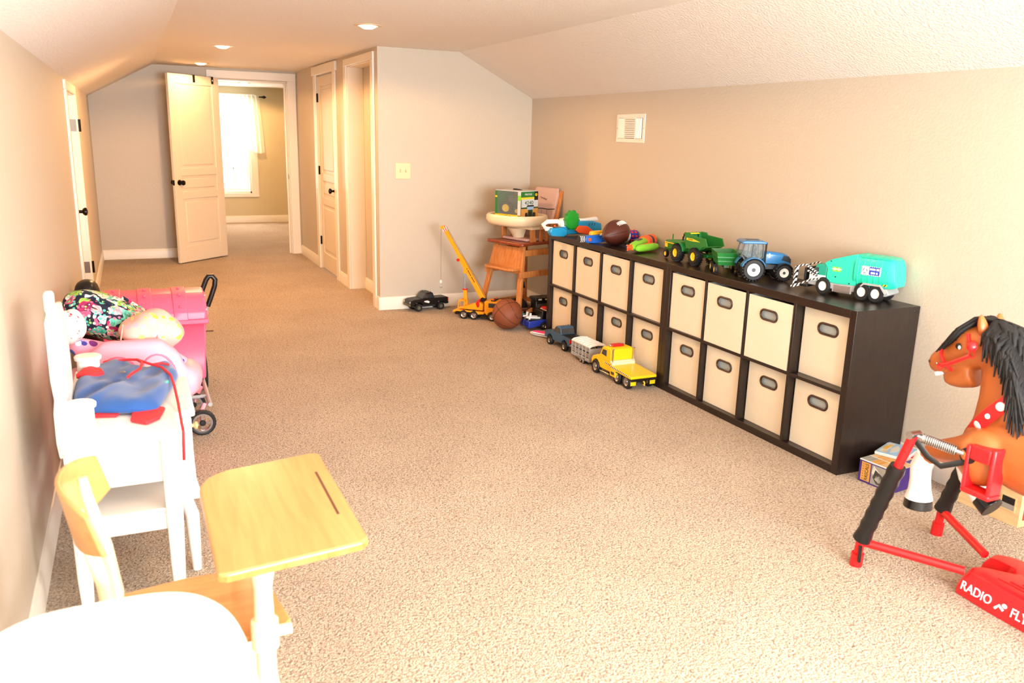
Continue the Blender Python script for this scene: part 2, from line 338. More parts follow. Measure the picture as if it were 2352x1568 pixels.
struct(mb.build('wall_corridor', 'wall_paint', smooth=0))
struct(MB().box(X2, X2+.05, YE+.12, 5.5, 0, ZC).build('wall_niche', 'wall_paint', smooth=0))
mb = MB(); DX0, DX1, DH = -1.885, -1.10, 2.02
mb.box(XL, DX0, YF, YF+.12, 0, ZC).box(DX1, X2, YF, YF+.12, 0, ZC).box(DX0, DX1, YF, YF+.12, DH, ZC)
struct(mb.build('wall_far', 'wall_paint', smooth=0))
mb = MB(); WX0, WX1, WZ0, WZ1 = -2.6, -.1, .58, 1.80
y0, y1 = YB-.12, YB
mb.box(XL, WX0, y0, y1, 0, ZC+.1).box(WX1, XR, y0, y1, 0, ZC+.1).box(WX0, WX1, y0, y1, 0, WZ0).box(WX0, WX1, y0, y1, WZ1, ZC+.1)
struct(mb.build('wall_back', 'wall_paint', smooth=0))
# ceiling: flat middle and two slopes
struct(MB().box(XJL, XJR, YB-.12, YF+.12, ZC, ZC+.08).build('ceiling', 'ceiling_paint', smooth=0))
struct(MB().prism([(XL-TD, ZL-TD*.545), (XJL, ZC), (XJL, ZC+.08), (XL-TD, ZL+.02)], YB-.12, YF+.12, 'y').build('ceiling_left', 'ceiling_paint', smooth=0))
struct(MB().prism([(XJR, ZC), (XR+TD, ZR-TD*.506), (XR+TD, ZR+.02), (XJR, ZC+.08)], YB-.12, YE+.12, 'y').build('ceiling_right', 'ceiling_paint', smooth=0))
# bedroom shell
BW0, BW1, BZ0, BZ1, YW = -1.80, -1.08, .47, 1.93, 11.506
mb = MB().box(-3.6, BW0, YW, YW+.12, 0, 2.2).box(BW1, 1.0, YW, YW+.12, 0, 2.2).box(BW0, BW1, YW, YW+.12, 0, BZ0).box(BW0, BW1, YW, YW+.12, BZ1, 2.2)
struct(mb.build('wall_bedroom_window', 'bedroom_paint', smooth=0))
struct(MB().box(-3.6, -3.5, YF+.12, YW, 0, 2.2).build('wall_bedroom_left', 'bedroom_paint', smooth=0))
struct(MB().box(1.0, 1.1, YF+.12, YW, 0, 2.2).build('wall_bedroom_right', 'bedroom_paint', smooth=0))
struct(MB().box(-3.6, XL, YF, YF+.12, 0, 2.2).box(X2, 1.1, YF, YF+.12, 0, 2.2).build('wall_bedroom_near', 'bedroom_paint', smooth=0))
struct(MB().box(-3.6, 1.1, YF+.12, YW+.12, 2.118, 2.2).build('ceiling_bedroom', 'ceiling_paint', smooth=0))

# ---- baseboards
BP = [(0, 0), (.014, 0), (.014, .082), (.011, .09), (.008, .098), (.006, .108), (0, .11)]
def baseboard(name, axis, a, b, wall, sign):
    """axis 'y': runs in y along plane x=wall; axis 'x': runs in x along plane y=wall; sign = side of the room"""
    pts = [(wall+sign*p, z) for p, z in BP]
    return struct(MB().prism(pts, a, b, 'y' if axis == 'y' else 'x').build(name, 'trim_white', smooth=30))
baseboard('baseboard_left', 'y', YB, 3.745, XL, 1); baseboard('baseboard_left_far', 'y', 4.935, YF-.014, XL, 1)
baseboard('baseboard_right', 'y', YB, YE-.014, XR, -1); baseboard('baseboard_end', 'x', XC-.014, XR, YE, -1)
baseboard('baseboard_corner', 'y', YE+.0005, 4.27, XC, -1); baseboard('baseboard_corridor', 'y', 5.305, 5.665, XC, -1)
baseboard('baseboard_corridor_far', 'y', 6.705, YF-.015, XC, -1); baseboard('baseboard_far', 'x', XL, -1.99, YF, -1)
baseboard('baseboard_niche', 'y', YE+.13, 5.21, X2, -1); baseboard('baseboard_bedroom', 'x', -3.5, 1.0, YW, -1)
baseboard('baseboard_back', 'x', XL, XR, YB, 1)

# ---- casings
def casing(name, boards, label):
    r = bpy.data.objects.new(name, None); C.objects.link(r); struct(r, label)
    for b in boards: MB().box(*b).build('casing_board', 'trim_white', r, bevel=.003)
    return r
T = .018
casing('trim_1', [(XL, XL+T, 3.75, 3.83, 0, 1.70), (XL, XL+T, 4.85, 4.93, 0, 1.70), (XL, XL+T, 3.75, 4.93, 1.70, 1.762), (XL-.1, XL+.002, 3.83, 3.838, 0, 1.70), (XL-.1, XL+.002, 4.842, 4.85, 0, 1.70), (XL-.1, XL+.002, 3.838, 4.842, 1.692, 1.70)], 'white casing of the short attic door')
casing('trim_2', [(XC-T, XC, 5.67, 5.775, 0, 2.04), (XC-T, XC, 6.59, 6.70, 0, 2.04), (XC-T-.006, XC, 5.63, 6.745, 2.04, 2.128), (XC, XC+.1, 5.775, 5.785, 0, 2.03), (XC, XC+.1, 6.582, 6.59, 0, 2.03)], 'white casing of the closed closet door')
casing('trim_3', [(XC-T, XC, 4.275, 4.355, 0, 2.05), (XC-T, XC, 5.215, 5.30, 0, 2.05), (XC-T, XC, 4.275, 5.30, 2.05, 2.112), (XC-.002, X2, 5.205, 5.212, 0, 2.05), (XC-.002, X2, 4.358, 4.365, 0, 2.05), (XC-.002, X2, 4.36, 5.21, 2.043, 2.05)], 'white casing of the open niche')
casing('trim_4', [(DX1, DX1+.1, YF-T, YF, 0, 2.03), (DX0-.09, DX0, YF-T, YF, 0, 2.03), (DX0-.105, DX1+.1, YF-T-.006, YF, 2.03, 2.117), (DX1-.012, DX1, YF-.002, YF+.122, 0, DH), (DX0, DX0+.012, YF-.002, YF+.122, 0, DH), (DX0, DX1, YF-.002, YF+.122, DH-.012, DH), (DX1-.03, DX1-.012, YF+.045, YF+.065, 0, DH-.012)], 'white casing of the bedroom doorway')
struct(MB().box(DX1-.0135, DX1-.012, YF+.008, YF+.034, .90, .96).build('strike_plate', 'dark_bronze', bpy.data.objects['trim_4'])) 

def door(name, label, W, H, loc, rz, knob_side=1, hinges=(), both=True, panels=((.19, .71), (.79, .96), (1.04, 1.93)), hooks=False, thick=.035, sw=.11, kout=0):
    r = bpy.data.objects.new(name, None); C.objects.link(r); r.location = loc; r.rotation_euler = (0, 0, R(rz)); struct(r, label)
    t = thick/2; z0 = .012; sl = MB()
    sl.box(0, sw, -t, t, z0, H).box(W-sw, W, -t, t, z0, H)
    zs = [z0]+[v for p in panels for v in p]+[H]
    for i in range(0, len(zs), 2): sl.box(sw, W-sw, -t, t, zs[i], zs[i+1])
    sl.build('slab', 'door_white', r, bevel=.004)
    for a, b in panels:
        p = MB().box(sw-.004, W-sw+.004, -t+.010, t-.010, a-.004, b+.004)
        p.box(sw+.035, W-sw-.035, -t+.003, t-.003, a+.035, b-.035)
        p.build('panel', 'door_white', r, bevel=.006)
    kx = W-.065; kz = .89
    for s in ((1, -1) if both else (knob_side,)):
        k = MB().lathe([(.030, t), (.030, t+.006), (.012, t+.010), (.011, t+kout+.034), (.022, t+kout+.040), (.028, t+kout+.050), (.026, t+kout+.062), (.012, t+kout+.068), (.0001, t+kout+.069)], 'y', n=20)
        k.v = [(x+kx, y*s, z+kz) for x, y, z in k.v]; k.build('knob', 'dark_bronze', r)
    MB().box(W-.0005, W+.0015, -.012, .012, kz-.028, kz+.028).build('latch_plate', 'dark_bronze', r)
    for hz, hs in hinges:
        h = MB().cyl((-.004, hs*(t+.006), hz-.045), (-.004, hs*(t+.006), hz+.045), .008, 10).box(-.004, .022, hs*t-.001, hs*t+.0025, hz-.045, hz+.045)
        h.build('hinge', 'dark_bronze', r)
    if hooks:
        for hx, w in ((.10, 0), (.385, 1)):
            h = MB().box(hx-.016, hx+.016, t, t+.004, H-.075, H+.004).box(hx-.016, hx+.016, -t-.004, t+.004, H, H+.004).box(hx-.016, hx+.016, -t-.004, -t, H-.03, H)
            o = h.build('over_door_hook', 'black', r)
            if w == 0: MB().box(hx-.006, hx+.006, t+.004, t+.006, H-.045, H-.03).build('hook_sticker', 'white', o)
    return r
door('door_3', 'cream panelled door standing open into the hallway', .765, 2.03, (DX0+.008, YF-.022, 0), 223.5, hooks=True, hinges=[(1.8, -1), (1.03, -1), (.25, -1)])
door('door_2', 'cream panelled closet door, closed', .795, 2.028, (XC+.024, 6.580, 0), -90, both=False, knob_side=-1, hinges=[(1.815, -1), (1.065, -1), (.31, -1)])
d1 = door('door_1', 'short attic door in the left knee wall, closed', .998, 1.685, (XL-.062, 4.840, 0), -90, both=False, knob_side=1, panels=((.19, .71), (.79, .96), (1.04, 1.58)), kout=.045)
for hz in (1.47, .36):   # hinge leaves on the far jamb, seen edge on past the casing
    MB().box(XL-.045, XL+.004, 4.8395, 4.842, hz-.045, hz+.045).build('hinge_leaf', 'hinge_grey', bpy.data.objects['trim_1'])
    MB().cyl((XL+.026, 4.862, hz-.047), (XL+.026, 4.862, hz+.047), .010, 10).box(XL+.018, XL+.028, 4.855, 4.87, hz-.045, hz+.045).build('hinge_barrel', 'dark_bronze', bpy.data.objects['trim_1'])

# ---- windows
def window(name, label, x0, x1, z0, z1, y, into, cols, rows, depth=.12, two_sash=True, mat='trim_white', cw=.11):
    """into = +1 if the room lies at smaller y (wall faces -y)"""
    r = bpy.data.objects.new(name, None); C.objects.link(r); struct(r, label)
    s = -into; yf = y
    def bx(nm, a, b, c0, c1, ya, yb, m=mat, p=r): lo, hi = min(ya, yb), max(ya, yb); return MB().box(a, b, lo, hi, c0, c1).build(nm, m, p, bevel=.003)
    bx('casing_board', x0-cw, x0, z0-.06, z1+.08, yf, yf+s*.018); bx('casing_board', x1, x1+cw, z0-.06, z1+.08, yf, yf+s*.018)
    bx('casing_board', x0, x1, z1, z1+.08, yf, yf+s*.018); bx('casing_board', x0, x1, z0-.06, z0, yf, yf+s*.018)
    bx('jamb', x0, x0+.03, z0, z1, yf, yf-s*depth); bx('jamb', x1-.03, x1, z0, z1, yf, yf-s*depth); bx('sill', x0, x1, z0, z0+.03, yf, yf-s*depth); bx('head', x0, x1, z1-.03, z1, yf, yf-s*depth)
    zm = (z0+z1)/2
    sashes = [(z0+.03, zm+.02, .05), (zm-.02, z1-.03, .08)] if two_sash else [(z0+.03, z1-.03, .06)]
    for a, b, d in sashes:
        ys, ye = yf-s*d, yf-s*(d+.025); sf = MB(); lo, hi = min(ys, ye), max(ys, ye)
        sf.box(x0+.03, x0+.07, lo, hi, a, b).box(x1-.07, x1-.03, lo, hi, a, b).box(x0+.07, x1-.07, lo, hi, a, a+.045).box(x0+.07, x1-.07, lo, hi, b-.04, b)
        so = sf.build('sash', mat, r, bevel=.003); ym = (ys+ye)/2
        ww = (x1-x0-.14)/cols; hh = (b-a-.085)/rows
        for i in range(1, cols): MB().box(x0+.07+i*ww-.008, x0+.07+i*ww+.008, ym-.006, ym+.006, a+.045, b-.04).build('muntin', mat, so)
        for j in range(1, rows): MB().box(x0+.07, x1-.07, ym-.006, ym+.006, a+.045+j*hh-.008, a+.045+j*hh+.008).build('muntin', mat, so)
        for i in range(cols):
            for j in range(rows):
                MB().box(x0+.07+i*ww, x0+.07+(i+1)*ww, ym-.001, ym+.001, a+.045+j*hh, a+.045+(j+1)*hh).build('pane', 'pane_glass', so, smooth=0)
    return r
window('window_1', 'white double hung bedroom window', BW0, BW1, BZ0, BZ1, YW, 1, 3, 2)
wr = window('added_back_window', 'wide unseen window added behind the camera as a soft light source', WX0, WX1, WZ0, WZ1, YB, -1, 6, 2, two_sash=False)  # unseen window, added as the opening for the soft light from behind

w3_ = bpy.data.objects.new('added_side_window', None); C.objects.link(w3_); struct(w3_, 'unseen window added in the right wall behind the camera to light the left wall')  # unseen window, added to brighten the left wall and near furniture
for b_ in ((XR-.018, XR, SY0-.09, SY0, SZ0-.06, SZ1+.08), (XR-.018, XR, SY1, SY1+.09, SZ0-.06, SZ1+.08), (XR-.018, XR, SY0, SY1, SZ1, SZ1+.06), (XR-.018, XR, SY0, SY1, SZ0-.06, SZ0)): MB().box(*b_).build('casing_board', 'trim_white', w3_, bevel=.003)
for b_ in ((XR+.02, XR+.05, SY0, SY0+.05, SZ0, SZ1), (XR+.02, XR+.05, SY1-.05, SY1, SZ0, SZ1), (XR+.02, XR+.05, SY0+.05, SY1-.05, SZ0, SZ0+.05), (XR+.02, XR+.05, SY0+.05, SY1-.05, SZ1-.05, SZ1), (XR+.02, XR+.05, -3.02, -2.98, SZ0+.05, SZ1-.05)): MB().box(*b_).build('sash_bar', 'trim_white', w3_)
for y0_, y1_ in ((SY0+.05, -3.02), (-2.98, SY1-.05)): MB().box(XR+.034, XR+.036, y0_, y1_, SZ0+.05, SZ1-.05).build('pane', 'pane_glass', w3_, smooth=0)

# ---- sheer curtain on its rod
cr = thing('curtain_rod', 'dark curtain rod with a pointed finial above the bedroom window', 'curtain rod', (-1.44, YW-.07, 1.97))
MB().cyl((-.57, 0, 0), (.57, 0, 0), .009, 12).build('rod', 'dark_bronze', cr)
for s in (-1, 1):
    MB().lathe([(.009, 0), (.018, .006), (.012, .014), (.026, .034), (.018, .052), (.006, .068), (.0001, .078)], 'x', n=14, m=Matrix.Translation((s*.565, 0, 0)) @ Matrix.Rotation(0 if s > 0 else math.pi, 4, 'Z')).build('finial', 'dark_bronze', cr)
    MB().box(s*.5-.008, s*.5+.008, -.01, .068, -.008, .008).build('bracket', 'dark_bronze', cr)
def sheer_panel(x0, x1, side):
    mb = MB(); nx, nz = 60, 14; vs = []
    for j in range(nz+1):
        t = j/nz; z = 1.995-t*(.86+.03*side*0)
        for i in range(nx+1):
            u = i/nx; fl = .018*t*math.sin(2.2*t)*0
            x = lerp(x0, x1, u)+side*.06*t*(u if side > 0 else 1-u)
            y = YW-.07-.042-.014*math.sin(u*52+1.3*t)*(1 if t > .04 else .4)-.006*math.sin(u*17)
            vs.append((x, y, z-.03*t*math.sin(u*9)))
    fs = [(j*(nx+1)+i, j*(nx+1)+i+1, (j+1)*(nx+1)+i+1, (j+1)*(nx+1)+i) for j in range(nz) for i in range(nx)]
    return mb.add(vs, fs).build('sheer_curtain', 'sheer', None, smooth=180)
tag(sheer_panel(-1.44, -.925, 1), 'sheer cream curtain panel covering the upper half of the bedroom window', 'curtain')
tag(sheer_panel(-1.95, -1.45, -1), 'sheer curtain panel at the window side hidden behind the open door', 'curtain')

# ---- recessed ceiling lights
def ceiling_lamp(x, y, z, power, label):
    r = thing('recessed_light', label, 'ceiling light', (x, y, z), 0, 'recessed ceiling lights')
    MB().lathe([(.060, -.001), (.064, -.006), (.088, -.004), (.090, 0), (.060, -.001)], 'z', n=32).build('trim_ring', 'lamp_trim', r)
    MB().lathe([(.0001, -.024), (.03, -.021), (.05, -.011), (.059, .002)], 'z', n=28).build('bulb', 'lamp_glow', r)
    l = bpy.data.lights.new('lamp_light', 'SPOT'); l.energy = power; l.color = LAMP_COL; l.spot_size = R(168); l.spot_blend = .2; l.shadow_soft_size = .05
    o = bpy.data.objects.new('lamp_light', l); C.objects.link(o); o.parent = r; o.location = (0, 0, -.05)
LL = ['recessed light over the main room, nearest of the lights seen', 'recessed light in the hallway ceiling, middle of the three seen', 'recessed light in the hallway ceiling right above the open door',
      'recessed light in the room ceiling above the toy shelves, out of view', 'recessed light in the room ceiling near the camera, out of view']
for (x, y), pw, lb in zip(LAMPS, LAMP_POWER, LL): ceiling_lamp(x, y, ZC, pw*4, lb)
ceiling_lamp(-1.27, 10.3, 2.118, 110, 'recessed light in the bedroom ceiling beyond the doorway')

# ---- wall register and switch plate
vr = thing('wall_register', 'white metal air register high on the right wall', 'air vent', (XR, 2.559, 1.55), 0)
MB().prism([(-.186, -.098), (.186, -.098), (.186, .098), (-.186, .098)], -.006, 0, 'x').build('face_plate', 'vent_white', vr, bevel=.003)
MB().box(-.0065, -.006, -.158, .158, -.07, .07).build('throat', 'dark_grey', vr, smooth=0)
for i in range(11):
    z = -.064+i*.0128
    MB().box(-.012, -.0055, -.065, .065, -.0048, .0048, Matrix.Translation((0, 0, z)) @ Matrix.Rotation(R(18), 4, 'Y')).build('louver', 'vent_white', vr, smooth=0)
for s in (-1, 1):
    for i in range(6):
        MB().box(-.012, -.0055, -.0058, .0058, -.068, .068, Matrix.Translation((0, s*(.082+i*.0135), 0)) @ Matrix.Rotation(R(s*25), 4, 'Z')).build('louver', 'vent_white', vr, smooth=0)
    MB().box(-.010, -.005, s*.070-.005, s*.070+.005, -.07, .07).build('mullion', 'vent_white', vr, smooth=0)
    MB().lathe([(.004, -.0075), (.0035, -.006)], 'x', c=(0, s*.172, 0), n=10).build('screw', 'silver', vr)
sp = thing('light_switch', 'ivory double toggle switch plate on the end wall', 'light switch', (-.779, YE, 1.17))
MB().box(-.066, .066, -.006, 0, -.066, .066).build('plate', 'ivory', sp, bevel=.004)
for s in (-1, 1):
    MB().box(s*.023-.006, s*.023+.006, -.0068, -.004, -.013, .013).build('slot', 'tan', sp, smooth=0)
    MB().box(s*.023-.004, s*.023+.004, -.017, -.005, -.004+s*.004, .006+s*.004).build('toggle', 'ivory', sp, bevel=.0015)
    for q in (-1, 1): MB().lathe([(.0028, -.0068), (.0028, -.0055)], 'y', c=(s*.023, 0, q*.03), n=8).build('screw', 'ivory', sp)

# ================================================================== CUBE SHELVES AND BINS
SH, SD, TO, TI = .77, .39, .038, .016
def shelf_unit(y0, L, label):
    r = thing('cube_shelf', label, 'shelf', (0, y0, 0), 0, 'dark cube shelves against the right wall')
    cell = (L-2*TO-3*TI)/4; ch = (SH-2*TO-TI)/2
    g = .0008
    MB().box(0, SD, g, TO, 0, SH).build('side_panel', 'espresso', r, bevel=.0015)
    MB().box(0, SD, L-TO, L-g, 0, SH).build('side_panel', 'espresso', r, bevel=.0015)
    MB().box(0, SD, TO, L-TO, SH-TO, SH).build('top_panel', 'espresso_h', r, bevel=.0015)
    MB().box(0, SD, TO, L-TO, 0, TO).build('bottom_panel', 'espresso_h', r, bevel=.0015)
    d0 = None
    for i in range(1, 4):
        y = TO+i*cell+(i-1)*TI
        if d0 is None: d0 = MB().box(0, SD, 0, TI, TO, SH-TO).build('divider', 'espresso', r, bevel=.001); d0.location = (0, y, 0)
        else: share(d0, r, (0, y, 0))
    s0 = None
    for i in range(4):
        y = TO+i*(cell+TI)
        if s0 is None: s0 = MB().box(0, SD, 0, cell, TO+ch, TO+ch+TI).build('shelf_board', 'espresso_h', r, bevel=.001); s0.location = (0, y, 0)
        else: share(s0, r, (0, y, 0))
    for x in (.03, SD-.03):
        for z in (.022, SH-.022):
            MB().lathe([(.0001, -.0006), (.0045, -.0006), (.006, .0004)], 'y', c=(x, 0, z), n=10).build('screw', 'black', r)
    return r, cell, ch
Y1, Y2 = 1.437, 2.991
un = shelf_unit(0, Y1, 'near dark brown cube shelf, with a blue tractor and teal truck on top')
uf = shelf_unit(Y1, Y2-Y1, 'far dark brown cube shelf in the corner, with blasters and a football on top')

def stadium(cy, cz, hw, hh, n=8):
    r = hh; a = []
    for i in range(n+1): t = R(-90+180*i/n); a.append((cy+hw-r+r*math.cos(t), cz+r*math.sin(t)))
    for i in range(n+1): t = R(90+180*i/n); a.append((cy-hw+r+r*math.cos(t), cz+r*math.sin(t)))
    return a
def bin_meshes(w, h, d):
    bm = bmesh.new(); hc = (0, h-.082)
    def ring(pts, x): return [bm.verts.new((x, p[0], p[1])) for p in pts]
    nseg = 8; outer = []
    cs = [(-w/2, 0), (w/2, 0), (w/2, h), (-w/2, h)]
    for k in range(4):
        a, b = cs[k], cs[(k+1) % 4]
        for i in range(nseg): t = i/nseg; outer.append((lerp(a[0], b[0], t), lerp(a[1], b[1], t)))
    vo = ring(outer, 0); vi = ring(stadium(*hc, .056, .0205), 0)
    ed = [bm.edges.new((vo[i], vo[(i+1) % len(vo)])) for i in range(len(vo))]+[bm.edges.new((vi[i], vi[(i+1) % len(vi)])) for i in range(len(vi))]
    bmesh.ops.triangle_fill(bm, edges=ed, use_beauty=True)
    vb = ring(cs, d)
    c = [vo[0], vo[nseg], vo[2*nseg], vo[3*nseg]]
    bm.faces.new(vo[0:nseg+1]+[vb[1], vb[0]]); bm.faces.new(vo[nseg:2*nseg+1]+[vb[2], vb[1]]); bm.faces.new(vo[3*nseg:]+[vo[0], vb[0], vb[3]]); bm.faces.new(vb)
    for f in bm.faces: f.material_index = 0
    bmesh.ops.recalc_face_normals(bm, faces=bm.faces)
    me = bpy.data.meshes.new('bin_body'); bm.to_mesh(me); bm.free()
    rim = MB().tube([(-.001, p[0], p[1]) for p in stadium(*hc, .060, .0245)], .0058, n=8, closed=True).mesh('rim')
    return me, rim
BINS = {}
def fabric_bin(unit, i, row, recess, label, tilt=0, dz=0):
    r_, cell, ch = unit; y0 = r_.location.y
    key = round(cell, 4)
    if key not in BINS: BINS[key] = bin_meshes(cell-.012, ch-.012, .30)
    me, rim = BINS[key]
    yc = y0+TO+i*(cell+TI)+cell/2; z = (TO if row == 0 else TO+ch+TI)+.001+dz
    t = thing('fabric_bin', label, 'storage bin', (recess, yc, z), tilt, 'cream fabric bins in the cube shelves')
    b = bpy.data.objects.new('body', me); C.objects.link(b); b.parent = t
    if not me.materials: me.materials.append(MATS['bin_canvas']); me.materials.append(MATS['bin_inside'])
    sd = b.modifiers.new('s', 'SOLIDIFY'); sd.thickness = .004; sd.offset = -1; sd.material_offset = 1; sd.material_offset_rim = 0
    k = bpy.data.objects.new('handle_rim', rim); C.objects.link(k); k.parent = t
    if not rim.materials: rim.materials.append(MATS['brown_plastic'])
    for p in rim.polygons: p.use_smooth = True
    h_ = ch-.012; ln = bpy.data.objects.get('added_hole_board')  # pale board added behind the hole so the dark inside looks lighter
    if ln is None: ln = MB().box(.014, .016, -.085, .085, -.05, .05, Matrix.Rotation(R(-6), 4, 'Y')).build('added_hole_board', 'bin_inside', t, smooth=0); ln.location = (.004, 0, h_-.082)
    else: share(ln, t, (.004, 0, h_-.082))
ordn = ['first', 'second', 'third', 'fourth']
RC = {('n', 1): [.052, .002, .002, .012], ('n', 0): [.042, .045, .034, .036], ('f', 1): [.022, .014, .014, .018], ('f', 0): [.036, .04, .04, .030]}
for u, nm, unit in (('n', 'near', un), ('f', 'far', uf)):
    for row in (0, 1):
        for i in range(4):
            lb = f"cream fabric bin, {ordn[i]} from the near end in the {'top' if row else 'bottom'} row of the {nm} shelf"
            fabric_bin(unit, i, row, RC[(u, row)][i], lb, tilt=random.uniform(-.8, .8))

# ================================================================== VEHICLE KIT
WH = {}
def wheel(root, x, y, z, r, w, hub='yellow', hubr=.55, side=1, lugs=0, tire='rubber', name='wheel', spokes=0, cap=None):
    """wheel centred at x,y,z, axle along y, dish on +y (side=1) or both sides"""
    key = (round(r, 4), round(w, 4), hub, hubr, lugs, tire, spokes, cap)
    if key not in WH:
        h = w/2; hr = r*hubr
        t = MB().lathe([(hr, -h*.8), (hr*1.12, -h), (r*.9, -h), (r, -h*.62), (r, h*.62), (r*.9, h), (hr*1.12, h), (hr, h*.8), (hr, -h*.8)], 'y', n=28)
        if lugs:
            for k in range(lugs):
                for s in (-1, 1):
                    a = 2*math.pi*(k+(.25 if s > 0 else -.25))/lugs
                    m = Matrix.Rotation(-a, 4, 'Y') @ Matrix.Translation((r*1.0, s*h*.48, 0)) @ Matrix.Rotation(R(s*28), 4, 'X')
                    t.box(-r*.05, r*.075, -h*.52, h*.52, -r*.055, r*.055, m)
        else:
            for k in range(26):
                m = Matrix.Rotation(-2*math.pi*k/26, 4, 'Y') @ Matrix.Translation((r, 0, 0)); t.box(-r*.03, r*.02, -h*.6, h*.6, -r*.05, r*.05, m)
        tm = t.mesh('tire')
        hb = MB()
        if spokes:
            hb.lathe([(hr*.82, -h*.5), (hr*1.02, -h*.5), (hr*1.02, h*.85), (hr*.82, h*.85), (hr*.82, -h*.5)], 'y', n=28)
            for k in range(spokes):
                m = Matrix.Rotation(-2*math.pi*k/spokes, 4, 'Y'); hb.box(hr*.1, hr*.86, h*.15, h*.7, -hr*.13, hr*.13, m)
            hb.lathe([(.0001, h*.1), (hr*.3, h*.1), (hr*.3, h*.8), (.0001, h*.8)], 'y', n=16)
        else:
            hb.lathe([(.0001, -h*.55), (hr*.5, -h*.55), (hr*1.0, -h*.86), (hr*1.06, -h*.80), (hr*1.06, h*.80), (hr*1.0, h*.86), (hr*.80, h*.62), (hr*.45, h*.55), (hr*.38, h*.80), (hr*.2, h*.86), (.0001, h*.86)], 'y', n=24)
        hm = hb.mesh('hub')
        cm = MB().lathe([(.0001, h*1.0), (hr*.3, h*.98), (hr*.34, h*.7)], 'y', n=16).mesh('cap') if cap else None
        WH[key] = (tm, hm, cm)
    tm, hm, cm = WH[key]
    o = put(name, tm, tire, root, smooth=40); o.location = (x, y, z); o.rotation_euler = (0, 0, 0 if side > 0 else math.pi)
    put('hub', hm, hub, o, smooth=40)
    if cm: put('hub_cap', cm, cap, o, smooth=40)
    return o
def wheels(root, xs, half, r, w, z=None, **k):
    for x in xs:
        for s in (1, -1): wheel(root, x, s*half, r if z is None else z, r, w, side=s, **k)
def body(root, name, pts, half, mat, bevel=.004, y0=None, y1=None, **k):
    return MB().prism(pts, -half if y0 is None else y0, half if y1 is None else y1, 'y').build(name, mat, root, bevel=bevel, **k)
def sidepanels(root, name, pts, half, mat, t=.001, both=True):
    for s in ((1, -1) if both else (1,)):
        a = s*half; MB().prism(pts, min(a, a+s*t), max(a, a+s*t), 'y').build(name, mat, root, smooth=0)

# ================================================================== TOYS ON THE SHELF TOP
ZT = SH
# ---- teal garbage truck
g = thing('toy_garbage_truck', 'teal toy garbage truck with black and white striped loader forks', 'toy truck', (.250, .285, ZT+.001), 108); g.scale = (.96, 1, 1.1)
body(g, 'chassis', [(.20, .035), (.20, .062), (-.20, .062), (-.215, .04), (-.20, .03), (-.03, .03), (-.03, .018), (.07, .018), (.07, .03)], .058, 'grey')
body(g, 'cab', [(.195, .05), (.195, .082), (.183, .088), (.162, .125), (.157, .131), (.115, .131), (.105, .125), (.105, .05)], .058, 'teal_dark')
sidepanels(g, 'cab_side', [(.194, .055), (.194, .083), (.150, .083), (.108, .083), (.108, .055)], .0585, 'white')
sidepanels(g, 'side_window', [(.178, .088), (.163, .115), (.147, .115), (.147, .086)], .0585, 'window_tint')
MB().box(.1645, .1655, -.048, .048, .09, .122, Matrix.Translation((.013, 0, 0)) @ Matrix.Translation((.165, 0, .1)) @ Matrix.Rotation(R(-30), 4, 'Y') @ Matrix.Translation((-.165, 0, -.1))).build('windshield', 'window_tint', g, smooth=0)
body(g, 'hopper', [(.103, .060), (.103, .118), (.120, .140), (.085, .158), (-.02, .188), (-.045, .192), (-.05, .058), (.06, .055)], .061, 'teal', .003)
# compactor barrel with rolled ribs
prof = []
for y, z in [(-.052, .062), (-.066, .085), (-.068, .10), (-.068, .155), (-.058, .180), (-.045, .190), (.045, .190), (.058, .180), (.068, .155), (.068, .10), (.066, .085), (.052, .062)]: prof.append((y, z))
rings = []
for x, sc in [(-.035, 1), (-.19, 1), (-.215, .97), (-.235, .86)]:
    rings.append([(x-(0 if sc == 1 else (.192-z)*.12-.01), y*sc, .125+(z-.125)*sc-(0 if sc > .9 else .0)) for y, z in prof])
MB().loft(rings).build('barrel', 'teal', g, bevel=.004)
for i in range(5):
    x = -.055-i*.028
    MB().loft([[(x+dx, y*1.02, .125+(z-.125)*1.02) for y, z in prof] for dx in (-.004, .004)]).build('barrel_rib', 'teal', g, bevel=.001)
for s in (1, -1):
    MB().box(-.205, -.06, s*.058-.004, s*.058+.004, .183, .187).build('roof_rail', 'teal', g, bevel=.002)
    MB().prism([(-.075, .062), (-.09, .078), (-.175, .078), (-.205, .045), (-.198, .040), (-.172, .070), (-.093, .070), (-.08, .058)], *sorted((s*.060, s*.070)), 'y').build('fender', 'grey', g, bevel=.001)
    MB().box(-.205, -.185, *sorted((s*.0665, s*.068)), .074, .082).build('hazard_label', 'hazard_yb', g, smooth=0)
sidepanels(g, 'chassis_panel', [(.06, .02), (.06, .05), (-.025, .05), (-.025, .02)], .0585, 'silver')
MB().box(.03, .075, .0612, .0620, .108, .128).build('recycle_label', 'lime', g, smooth=0)
for x in (.042, .063): MB().lathe([(.004, .062), (.004, .0626), (.0062, .0626), (.0062, .062), (.004, .062)], 'y', c=(x, 0, .119), n=14).build('label_ring', 'white', g)
MB().box(.027, .078, .0620, .0624, .117, .120).build('label_band', 'white', g, smooth=0)
for x, z in ((.086, .15), (.055, .085), (.088, .064), (-.018, .064)): MB().lathe([(.0001, .0635), (.003, .0632), (.003, .060)], 'y', c=(x, 0, z), n=10).build('rivet', 'black', g)
